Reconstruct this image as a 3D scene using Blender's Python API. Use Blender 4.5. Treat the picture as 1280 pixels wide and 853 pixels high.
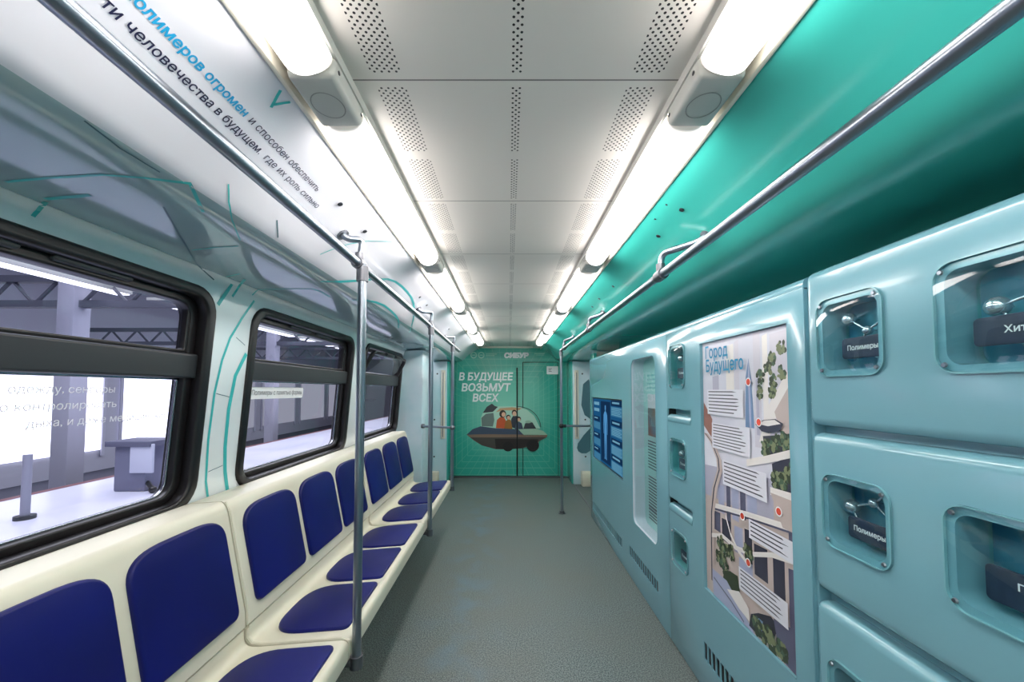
import bpy, bmesh, math, random
from mathutils import Vector, Matrix
random.seed(4)
S = bpy.context.scene
for o in list(bpy.data.objects): bpy.data.objects.remove(o)
COL = S.collection

# ---------------------------------------------------------------- camera, world, exposure
cam_d = bpy.data.cameras.new('camera'); cam = bpy.data.objects.new('camera', cam_d); COL.objects.link(cam)
cam_d.sensor_width = 36; cam_d.lens = 498 / 1280 * 36
cam_d.clip_start = 0.02
cam.location = (0, 0, 1.43)
cam.rotation_euler = (math.radians(90) + math.atan(.042), 0, 0)
cam_d.shift_x = 4 / 1280; cam_d.shift_y = 40.5 / 1280
S.camera = cam
S.view_settings.view_transform = 'Standard'; S.view_settings.look = 'None'
S.view_settings.gamma = 1; S.view_settings.use_curve_mapping = False
S.view_settings.exposure = 0.0
LAMP = 18.5            # emission of the lamp covers
HALL = 1.0             # scale of every light in the depot hall outside
w = bpy.data.worlds.new('world'); S.world = w; w.use_nodes = True
w.node_tree.nodes['Background'].inputs[0].default_value = (.72, .74, 1, 1)
w.node_tree.nodes['Background'].inputs[1].default_value = .25

# ---------------------------------------------------------------- helpers
def srgb(r, g, b):
    f = lambda c: (c / 255 / 12.92) if c / 255 <= .04045 else ((c / 255 + .055) / 1.055) ** 2.4
    return (f(r), f(g), f(b), 1)

def mat(name, col, rough=.5, metal=0, col2=None, nscale=4, ndetail=3, bump=0, bscale=200, coat=0, emit=0, spec=.5):
    m = bpy.data.materials.new(name); m.use_nodes = True
    nt = m.node_tree; b = nt.nodes['Principled BSDF']
    c = srgb(*col)
    b.inputs['Base Color'].default_value = c
    b.inputs['Roughness'].default_value = rough; b.inputs['Metallic'].default_value = metal
    b.inputs['Specular IOR Level'].default_value = spec
    if coat: b.inputs['Coat Weight'].default_value = coat; b.inputs['Coat Roughness'].default_value = .08
    if emit: b.inputs['Emission Color'].default_value = c; b.inputs['Emission Strength'].default_value = emit
    tc = nt.nodes.new('ShaderNodeTexCoord')
    if col2:
        n = nt.nodes.new('ShaderNodeTexNoise'); n.inputs['Scale'].default_value = nscale; n.inputs['Detail'].default_value = ndetail
        r = nt.nodes.new('ShaderNodeValToRGB'); r.color_ramp.elements[0].color = c; r.color_ramp.elements[1].color = srgb(*col2)
        r.color_ramp.elements[0].position = .35; r.color_ramp.elements[1].position = .65
        nt.links.new(tc.outputs['Object'], n.inputs['Vector']); nt.links.new(n.outputs['Fac'], r.inputs['Fac'])
        nt.links.new(r.outputs['Color'], b.inputs['Base Color'])
    if bump:
        n2 = nt.nodes.new('ShaderNodeTexNoise'); n2.inputs['Scale'].default_value = bscale
        bp = nt.nodes.new('ShaderNodeBump'); bp.inputs['Strength'].default_value = bump; bp.inputs['Distance'].default_value = .002
        nt.links.new(tc.outputs['Object'], n2.inputs['Vector']); nt.links.new(n2.outputs['Fac'], bp.inputs['Height'])
        nt.links.new(bp.outputs['Normal'], b.inputs['Normal'])
    return m

def glass_mat(name, tint, gloss=.08, rough=.02):
    m = bpy.data.materials.new(name); m.use_nodes = True; nt = m.node_tree
    for n in list(nt.nodes): nt.nodes.remove(n)
    o = nt.nodes.new('ShaderNodeOutputMaterial'); t = nt.nodes.new('ShaderNodeBsdfTransparent'); g = nt.nodes.new('ShaderNodeBsdfGlossy')
    t.inputs[0].default_value = tuple(c ** .5 for c in tint); g.inputs['Roughness'].default_value = rough
    f = nt.nodes.new('ShaderNodeFresnel'); f.inputs[0].default_value = 1.45
    mx = nt.nodes.new('ShaderNodeMixShader')
    ge = nt.nodes.new('ShaderNodeNewGeometry'); sb = nt.nodes.new('ShaderNodeMath'); sb.operation = 'SUBTRACT'; sb.inputs[0].default_value = 1
    ml = nt.nodes.new('ShaderNodeMath'); ml.operation = 'MULTIPLY'       # the far side of a pane only lets light through
    nt.links.new(ge.outputs['Backfacing'], sb.inputs[1]); nt.links.new(f.outputs[0], ml.inputs[0]); nt.links.new(sb.outputs[0], ml.inputs[1])
    nt.links.new(ml.outputs[0], mx.inputs[0]); nt.links.new(t.outputs[0], mx.inputs[1]); nt.links.new(g.outputs[0], mx.inputs[2])
    nt.links.new(mx.outputs[0], o.inputs[0])
    return m

def emit_mat(name, col, strength):
    m = bpy.data.materials.new(name); m.use_nodes = True; nt = m.node_tree
    for n in list(nt.nodes): nt.nodes.remove(n)
    o = nt.nodes.new('ShaderNodeOutputMaterial'); e = nt.nodes.new('ShaderNodeEmission')
    e.inputs[0].default_value = srgb(*col); e.inputs[1].default_value = strength
    nt.links.new(e.outputs[0], o.inputs[0]); return m

def finish(me, mats, smooth=35):
    for m in (mats if isinstance(mats, (list, tuple)) else [mats]): me.materials.append(m)
    if smooth:
        me.polygons.foreach_set('use_smooth', [True] * len(me.polygons))
        me.set_sharp_from_angle(angle=math.radians(smooth))

def link(name, me, parent=None):
    o = bpy.data.objects.new(name, me); COL.objects.link(o)
    if parent is not None: o.parent = parent; o.matrix_parent_inverse = parent.matrix_world.inverted() if False else Matrix.Translation(-parent.location)
    return o

class MB:
    """collects shapes in world coordinates and links them as ONE mesh object"""
    def __init__(s): s.bm = bmesh.new()
    def add(s, verts, faces, mi=0):
        vs = [s.bm.verts.new(v) for v in verts]
        for f in faces:
            try: fc = s.bm.faces.new([vs[i] for i in f]); fc.material_index = mi
            except ValueError: pass
        return vs
    def box(s, x0, x1, y0, y1, z0, z1, bev=0, mi=0, seg=2):
        t = bmesh.new(); bmesh.ops.create_cube(t, size=1)
        for v in t.verts: v.co = Vector(((x0 + x1) / 2 + v.co.x * (x1 - x0), (y0 + y1) / 2 + v.co.y * (y1 - y0), (z0 + z1) / 2 + v.co.z * (z1 - z0)))
        if bev: bmesh.ops.bevel(t, geom=t.edges[:], offset=bev, segments=seg, profile=.5, affect='EDGES')
        s.merge(t, mi); return s
    def merge(s, t, mi=0):
        t.verts.index_update(); vs = [s.bm.verts.new(v.co) for v in t.verts]
        for f in t.faces:
            try: n = s.bm.faces.new([vs[v.index] for v in f.verts]); n.material_index = mi
            except ValueError: pass
        t.free()
    def tube(s, pts, r, n=12, mi=0, caps=True):
        pts = [Vector(p) for p in pts]; rings = []; up = None
        rs = r if isinstance(r, (list, tuple)) else [r] * len(pts)
        for i, p in enumerate(pts):
            d = (pts[min(i + 1, len(pts) - 1)] - pts[max(i - 1, 0)]).normalized()
            if up is None: up = d.orthogonal().normalized()
            up = (up - d * up.dot(d)).normalized(); q = d.cross(up)
            rings.append([s.bm.verts.new(p + (up * math.cos(a) + q * math.sin(a)) * rs[i]) for a in [2 * math.pi * k / n for k in range(n)]])
        for a, b in zip(rings, rings[1:]):
            for k in range(n):
                f = s.bm.faces.new((a[k], a[(k + 1) % n], b[(k + 1) % n], b[k])); f.material_index = mi
        if caps:
            for rg in (rings[0][::-1], rings[-1]):
                f = s.bm.faces.new(rg); f.material_index = mi
        return s
    def ball(s, c, r, sx=1, sy=1, sz=1, mi=0, u=14, v=8):
        t = bmesh.new(); bmesh.ops.create_uvsphere(t, u_segments=u, v_segments=v, radius=r)
        for q in t.verts: q.co = Vector((c[0] + q.co.x * sx, c[1] + q.co.y * sy, c[2] + q.co.z * sz))
        s.merge(t, mi); return s
    def extrude_y(s, prof, y0, y1, mi=0, closed=True, caps=True):
        n = len(prof); a = [s.bm.verts.new((x, y0, z)) for x, z in prof]; b = [s.bm.verts.new((x, y1, z)) for x, z in prof]
        for k in range(n if closed else n - 1):
            f = s.bm.faces.new((a[k], a[(k + 1) % n], b[(k + 1) % n], b[k])); f.material_index = mi
        if closed and caps:
            s.bm.faces.new(a[::-1]).material_index = mi; s.bm.faces.new(b).material_index = mi
        return s
    def poly(s, pts, f, c, mi=0):
        """flat polygon in a plane: points (a, b) mapped by f(a, b, c)"""
        vs = [s.bm.verts.new(f(a, b, c)) for a, b in pts]
        try:
            fc = s.bm.faces.new(vs); fc.material_index = mi
        except ValueError: pass
        return s
    def build(s, name, mats, parent=None, smooth=35, bevel=0, recalc=True):
        if recalc: bmesh.ops.recalc_face_normals(s.bm, faces=s.bm.faces[:])
        me = bpy.data.meshes.new(name); s.bm.to_mesh(me); s.bm.free(); finish(me, mats, smooth)
        return link(name, me, parent)

def slab(outer, holes, thick, f, bev=0, bres=2, mb=None, mi=0):
    """extruded plate with holes; c runs -thick/2..thick/2; f(a, b, c) places it in the world"""
    cu = bpy.data.curves.new('outline', 'CURVE'); cu.dimensions = '2D'; cu.fill_mode = 'BOTH'
    cu.extrude = max(thick / 2 - bev, 0.00001); cu.bevel_depth = bev; cu.bevel_resolution = bres; cu.offset = -bev
    for lp in [outer] + list(holes):
        sp = cu.splines.new('POLY'); sp.points.add(len(lp) - 1); sp.use_cyclic_u = True
        for p, (a, b) in zip(sp.points, lp): p.co = (a, b, 0, 1)
    o = bpy.data.objects.new('outline', cu); COL.objects.link(o)
    dg = bpy.context.evaluated_depsgraph_get(); dg.update(); me = bpy.data.meshes.new_from_object(o.evaluated_get(dg))
    bpy.data.objects.remove(o); bpy.data.curves.remove(cu)
    mb = mb or MB(); t = bmesh.new(); t.from_mesh(me); bpy.data.meshes.remove(me)
    bmesh.ops.remove_doubles(t, verts=t.verts[:], dist=1e-5)
    for v in t.verts: v.co = Vector(f(*v.co))
    bmesh.ops.recalc_face_normals(t, faces=t.faces[:])
    mb.merge(t, mi); return mb

def carve(body, cutters, name, mats, parent, smooth=45):
    """a solid with clean openings cut through it"""
    A = body.build('solid', mats, None, smooth=0); B_ = cutters.build('cutter', mats, None, smooth=0)
    md = A.modifiers.new('cut', 'BOOLEAN'); md.object = B_; md.operation = 'DIFFERENCE'; md.solver = 'EXACT'
    dg = bpy.context.evaluated_depsgraph_get(); dg.update(); me = bpy.data.meshes.new_from_object(A.evaluated_get(dg))
    for o in (A, B_): bpy.data.objects.remove(o)
    me.name = name; me.materials.clear(); finish(me, mats, smooth)
    return link(name, me, parent)

def rr(a0, a1, b0, b1, r, n=6):
    """rounded rectangle outline; r is one radius or four (a0b0, a1b0, a1b1, a0b1)"""
    r = r if isinstance(r, (list, tuple)) else [r] * 4
    out = []
    for (ca, cb, rad, st) in ((a0, b0, r[0], 180), (a1, b0, r[1], 270), (a1, b1, r[2], 0), (a0, b1, r[3], 90)):
        oa = ca + (rad if ca == a0 else -rad); ob = cb + (rad if cb == b0 else -rad)
        for k in range(n + 1):
            t = math.radians(st + 90 * k / n); out.append((oa + rad * math.cos(t), ob + rad * math.sin(t)))
    return out

def contours(me):
    nb = {}
    for e in me.edges:
        a, b = e.vertices; nb.setdefault(a, []).append(b); nb.setdefault(b, []).append(a)
    seen, out = set(), []
    for s0 in nb:
        if s0 in seen: continue
        lp, cur, prev = [s0], s0, None; seen.add(s0)
        while True:
            nx = [n for n in nb[cur] if n != prev and n not in seen]
            if not nx: break
            prev, cur = cur, nx[0]; seen.add(cur); lp.append(cur)
        p = [Vector((me.vertices[k].co.x, me.vertices[k].co.y)) for k in lp]
        q = [p[0]]
        for v in p[1:]:
            if (v - q[-1]).length > 1e-6: q.append(v)
        if (q[0] - q[-1]).length < 1e-6: q.pop()
        if len(q) > 2: out.append(q)
    return out

def area2(p): return sum(p[k - 1].x * p[k].y - p[k].x * p[k - 1].y for k in range(len(p))) / 2

def fatten(p, d):
    """moves a contour outwards on its left-hand side by d"""
    out = []; n = len(p)
    for k in range(n):
        e1 = (p[k] - p[k - 1]).normalized(); e2 = (p[(k + 1) % n] - p[k]).normalized()
        n1, n2 = Vector((e1.y, -e1.x)), Vector((e2.y, -e2.x)); m = n1 + n2
        if m.length < .3: m = n1
        m.normalize(); out.append(p[k] + m * (d / max(.45, m.dot(n1))))
    return out

def text(body, size, f, name, m, parent, width=None, bold=0, align='LEFT', depth=.0004, shear=0, leading=1, c=0):
    """flat printed lettering: (a, b) run along the text; f(a, b, c) places it in the world"""
    cu = bpy.data.curves.new('t', 'FONT'); cu.body = body; cu.size = 1; cu.align_x = align; cu.shear = shear
    cu.space_line = leading; cu.resolution_u = 3; cu.fill_mode = 'NONE'
    o = bpy.data.objects.new('t', cu); COL.objects.link(o)
    dg = bpy.context.evaluated_depsgraph_get(); dg.update(); me = bpy.data.meshes.new_from_object(o.evaluated_get(dg))
    bpy.data.objects.remove(o); bpy.data.curves.remove(cu)
    cs = contours(me); bpy.data.meshes.remove(me); bold /= size
    sg = -1 if sum(area2(p) for p in cs) < 0 else 1
    cs = [p if sg > 0 else p[::-1] for p in cs]
    xs = [v.x for p in cs for v in p]; k = width / size / (max(xs) - min(xs)) if width else 1
    if bold: cs = [fatten(p, bold) for p in cs]
    ys = sorted({round(v.y, 3) for p in cs for v in p}); cut = [ys[0]]
    for y in ys[1:]:                       # slices through the outline, none thinner than a hair
        while y - cut[-1] > .05: cut.append(cut[-1] + .05)
        if y - cut[-1] > .006: cut.append(y)
    E = [(p[n - 1], p[n]) if p[n - 1].y < p[n].y else (p[n], p[n - 1]) for p in cs for n in range(len(p))]
    D = [1 if p[n - 1].y < p[n].y else -1 for p in cs for n in range(len(p))]
    mb = MB()
    for y0, y1 in zip(cut, cut[1:]):
        ym = (y0 + y1) / 2; hit = []
        for (a, b), d in zip(E, D):
            if a.y <= ym < b.y:
                sl = (b.x - a.x) / (b.y - a.y); g = lambda y: a.x + (min(max(y, a.y), b.y) - a.y) * sl
                hit.append((g(ym), d, g(y0), g(y1)))
        hit.sort(); wn = 0; st = None
        for h in hit:
            if wn == 0: st = h
            wn += h[1]
            if wn == 0: mb.add([f(x * k * size, y * size, depth + c) for x, y in ((st[2], y0), (h[2], y0), (h[3], y1), (st[3], y1))], [(0, 1, 2, 3)])
    return mb.build(name, m, parent, smooth=0)

def tag(o, label=None, cat=None, group=None, kind=None):
    if label: o['label'] = label
    if cat: o['category'] = cat
    if group: o['group'] = group
    if kind: o['kind'] = kind
    return o

def thing(name, label, cat, loc=(0, 0, 0), group=None):
    o = bpy.data.objects.new(name, None); COL.objects.link(o); o.location = loc; o.empty_display_size = .1
    return tag(o, label, cat, group)

def copy_tree(o, parent=None, dx=(0, 0, 0)):
    c = o.copy(); COL.objects.link(c)
    if parent is not None: c.parent = parent
    else: c.location = Vector(o.location) + Vector(dx)
    for ch in list(o.children): copy_tree(ch, c)
    return c

def structure(o): o['kind'] = 'structure'; return o

# ---------------------------------------------------------------- materials
M = {}
M['cream'] = mat('cream_plastic', (222, 219, 200), .35, col2=(214, 210, 190), nscale=2, bump=.05, bscale=300)
M['navy'] = mat('navy_vinyl', (10, 20, 104), .4, col2=(8, 15, 88), nscale=3, bump=.25, bscale=900, spec=.3)
M['steel'] = mat('brushed_steel', (150, 158, 168), .28, 1)
M['steel_dark'] = mat('worn_steel', (120, 122, 128), .4, .9)
M['rubber'] = mat('black_rubber', (22, 20, 22), .38)
M['bar'] = mat('grey_black_frame', (44, 48, 52), .45)
M['chrome'] = mat('aluminium_edge', (170, 172, 182), .25, 1)
M['glass'] = glass_mat('window_glass', (.86, .87, .93, 1))
M['glass_dark'] = glass_mat('tinted_glass', (.62, .64, .72, 1))
M['acrylic'] = glass_mat('clear_acrylic', (.84, .95, .96, 1))
M['teal_line'] = mat('teal_print', (62, 186, 186), .3)
M['dark_line'] = mat('slate_print', (70, 110, 122), .3)
M['cabinet'] = mat('turquoise_laminate', (121, 173, 187), .17, coat=.4, col2=(117, 169, 184), nscale=1.5)
M['cabinet_dark'] = mat('cabinet_inside', (24, 38, 40), .6)
M['jade'] = mat('jade_gloss_panel', (66, 184, 173), .2, coat=.3, col2=(56, 176, 164), nscale=1.2)
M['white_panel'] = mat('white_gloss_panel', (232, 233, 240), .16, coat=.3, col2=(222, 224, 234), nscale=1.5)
M['soffit'] = mat('shaded_teal_print', (176, 196, 200), .12, coat=.5, col2=(150, 178, 184), nscale=1.6)  # pale teal print with the soffit's shading put into its colour
M['pale'] = mat('pale_aqua_wrap', (238, 240, 242), .2, col2=(220, 234, 237), nscale=1.4, coat=.5)
M['pale_blue'] = mat('pale_blue_wrap', (206, 222, 230), .3, col2=(176, 212, 220), nscale=2.5)
M['lampbody'] = mat('lamp_grey_plastic', (200, 200, 194), .45)
M['white'] = mat('white_print', (236, 240, 242), .5)
M['cyan_ink'] = mat('cyan_ink', (20, 150, 200), .5)
M['navy_ink'] = mat('navy_ink', (24, 28, 66), .5)
M['grey_ink'] = mat('grey_ink', (90, 92, 104), .6)
M['black'] = mat('black_slot', (6, 7, 8), .7)
M['trim'] = mat('cream_trim', (222, 218, 204), .45)
M['screw'] = mat('screw_head', (70, 74, 80), .35, .9)

def math_graph(nt):
    def N(op, a, b=None, c=None):
        n = nt.nodes.new('ShaderNodeMath'); n.operation = op
        for i, v in enumerate((a, b, c)):
            if v is None: continue
            if isinstance(v, (int, float)): n.inputs[i].default_value = v
            else: nt.links.new(v, n.inputs[i])
        return n.outputs[0]
    return N

def ceiling_mat():
    m = mat('perforated_ceiling_panel', (224, 219, 212), .42); nt = m.node_tree; N = math_graph(nt); b = nt.nodes['Principled BSDF']
    tc = nt.nodes.new('ShaderNodeTexCoord'); sp = nt.nodes.new('ShaderNodeSeparateXYZ'); nt.links.new(tc.outputs['Object'], sp.inputs[0])
    X, Y = sp.outputs[0], sp.outputs[1]
    px, py, rad = .0165, .0165, .0029
    def lat(off):
        u = N('SUBTRACT', N('FRACT', N('ADD', N('DIVIDE', N('SUBTRACT', X, .018), px), 20 + off)), .5)
        v = N('SUBTRACT', N('FRACT', N('ADD', N('DIVIDE', N('SUBTRACT', Y, .896), py), 400 + off)), .5)
        u = N('MULTIPLY', u, px); v = N('MULTIPLY', v, py)
        return N('SQRT', N('ADD', N('MULTIPLY', u, u), N('MULTIPLY', v, v)))
    dot = N('LESS_THAN', N('MINIMUM', lat(.5), lat(0)), rad)
    ax = N('ABSOLUTE', N('SUBTRACT', X, .018))
    side = N('LESS_THAN', N('ABSOLUTE', N('SUBTRACT', ax, .297)), .0345)
    mid = N('LESS_THAN', ax, .0125)
    strip = N('MAXIMUM', side, mid)
    cell = N('FRACT', N('ADD', N('DIVIDE', N('SUBTRACT', Y, .896), .296), 40))
    cm = N('LESS_THAN', N('ABSOLUTE', N('SUBTRACT', cell, .5)), .43)
    hole = N('MULTIPLY', N('MULTIPLY', dot, strip), cm)
    sm = N('FRACT', N('ADD', N('DIVIDE', N('SUBTRACT', Y, .896), .592), 20.5))
    seam = N('LESS_THAN', N('ABSOLUTE', N('SUBTRACT', sm, .5)), .0035)
    fac = N('MAXIMUM', hole, N('MULTIPLY', seam, .75))
    mx = nt.nodes.new('ShaderNodeMixRGB'); mx.inputs[1].default_value = srgb(224, 219, 212); mx.inputs[2].default_value = srgb(16, 15, 15)
    nt.links.new(fac, mx.inputs[0]); nt.links.new(mx.outputs[0], b.inputs['Base Color'])
    return m
M['ceiling'] = ceiling_mat()

def floor_mat():
    m = mat('speckled_vinyl_floor', (104, 116, 116), .5, bump=.04, bscale=500); nt = m.node_tree; b = nt.nodes['Principled BSDF']
    tc = nt.nodes.new('ShaderNodeTexCoord')
    def noise(sc, det=4):
        n = nt.nodes.new('ShaderNodeTexNoise'); n.inputs['Scale'].default_value = sc; n.inputs['Detail'].default_value = det
        nt.links.new(tc.outputs['Object'], n.inputs['Vector']); return n.outputs['Fac']
    def ramp(fac, p0, c0, p1, c1):
        r = nt.nodes.new('ShaderNodeValToRGB'); e = r.color_ramp.elements
        e[0].position = p0; e[0].color = c0; e[1].position = p1; e[1].color = c1
        nt.links.new(fac, r.inputs['Fac']); return r.outputs['Color']
    def mix(fac, a, c):
        x = nt.nodes.new('ShaderNodeMixRGB'); nt.links.new(fac, x.inputs[0])
        for i, v in ((1, a), (2, c)):
            if isinstance(v, tuple): x.inputs[i].default_value = v
            else: nt.links.new(v, x.inputs[i])
        return x.outputs[0]
    W0, W1 = (0, 0, 0, 1), (1, 1, 1, 1)
    speck = ramp(noise(150, 2), .40, srgb(62, 74, 75), .61, srgb(126, 138, 137))
    base = mix(ramp(noise(1.8), .4, W0, .8, (.75, .75, .75, 1)), speck, srgb(104, 108, 102))      # brownish wear
    N = math_graph(nt); sp = nt.nodes.new('ShaderNodeSeparateXYZ'); nt.links.new(tc.outputs['Object'], sp.inputs[0])
    band = N('SUBTRACT', 1, N('MULTIPLY', N('ABSOLUTE', N('ADD', sp.outputs[0], .30)), 3.2)); band = N('MAXIMUM', band, 0)
    blue = N('MULTIPLY', ramp(noise(4.5, 3), .46, W0, .75, W1), N('MULTIPLY', band, .7))             # worn bluish footmarks
    base = mix(blue, base, srgb(94, 124, 142))
    nt.links.new(base, b.inputs['Base Color']); return m
M['floor'] = floor_mat()

def cover_mat():
    """lamp cover: the tube behind it stops short of the ends, so the ends give off less light"""
    m = bpy.data.materials.new('lit_lamp_cover'); m.use_nodes = True; nt = m.node_tree
    b = nt.nodes['Principled BSDF']; b.inputs['Base Color'].default_value = srgb(232, 228, 220); b.inputs['Roughness'].default_value = .3
    N = math_graph(nt); tc = nt.nodes.new('ShaderNodeTexCoord'); sp = nt.nodes.new('ShaderNodeSeparateXYZ'); nt.links.new(tc.outputs['Object'], sp.inputs[0])
    d = N('SUBTRACT', .535, N('ABSOLUTE', sp.outputs[1]))
    k = N('MULTIPLY', N('MINIMUM', N('MAXIMUM', N('DIVIDE', d, .10), .012), 1), LAMP)
    b.inputs['Emission Color'].default_value = (1, .93, .89, 1); nt.links.new(k, b.inputs['Emission Strength'])
    return m
M['cover'] = cover_mat()

# ---------------------------------------------------------------- the setting: shell of the car
Y0, Y1 = -2.4, 6.6
XC = .016
def Xw(z): return -1.225 + (z - 1.0) * .08
structure(MB().box(-1.34, 1.36, Y0 - .1, Y1 + .1, -.06, 0).build('floor', M['floor']))
structure(MB().box(-.505, .545, Y0 - .1, Y1 + .1, 2.15, 2.2).build('ceiling', M['ceiling']))

PROF = [(Xw(0), 0), (Xw(1.8), 1.8), (-1.155, 1.845), (-1.143, 1.868), (-1.12, 1.878), (-.86, 1.895), (-.80, 1.904), (-.765, 1.92), (-.735, 1.947), (-.705, 1.98), (-.66, 2.02), (-.60, 2.065), (-.5, 2.115)]
LEN = [0]
for (a, b), (c, d) in zip(PROF, PROF[1:]): LEN.append(LEN[-1] + math.hypot(c - a, d - b))
def on_wall(y, s, off=.0012):
    """point of the left wall's inner skin: y along the car, s up the curved section"""
    for i in range(len(PROF) - 1):
        if s <= LEN[i + 1] or i == len(PROF) - 2:
            (a, b), (c, d) = PROF[i], PROF[i + 1]; L = LEN[i + 1] - LEN[i]; t = (s - LEN[i]) / L
            n = Vector(((d - b) / L, 0, -(c - a) / L))
            return Vector((a + (c - a) * t, y, b + (d - b) * t)) + n * off

WIN = [(.37, 1.57), (1.79, 2.99), (3.21, 4.41 - .05)]
def wmap(y, z, c): return Vector((Xw(z) - .045 + c, y, z))
holes = [rr(a + .012, b - .012, .985, 1.812, .10) for a, b in WIN]
mb = slab([(Y0, 0), (4.39, 0), (4.39, 1.8), (Y0, 1.8)], holes, .09, wmap)
# curved shoulder over the windows
sh = [(Xw(1.8), 1.8), (-1.155, 1.845), (-1.143, 1.868), (-1.12, 1.876), (-1.12, 1.93), (-1.25, 1.93), (-1.25, 1.8)]
mb.extrude_y(sh, Y0, 4.39)
wl = structure(mb.build('wall_left', M['pale'], smooth=50))
# upper panel: horizontal soffit, bend, sloping panel up to the lamps; same section left and right
def upper(sgn):
    o = []
    for x, z in [(-1.16, 1.8765)] + PROF[4:]: o.append((x, z))
    back = [(-.5, 2.2), (-.56, 2.2), (-.80, 2.0), (-1.16, 1.94)]
    q = o + back
    return q if sgn < 0 else [(-x + 2 * XC, z) for x, z in q]
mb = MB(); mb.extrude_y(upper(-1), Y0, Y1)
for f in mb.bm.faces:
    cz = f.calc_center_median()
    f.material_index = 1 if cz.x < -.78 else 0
up_l = structure(mb.build('upper_panel', [M['white_panel'], M['soffit']], wl, smooth=50))

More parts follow.
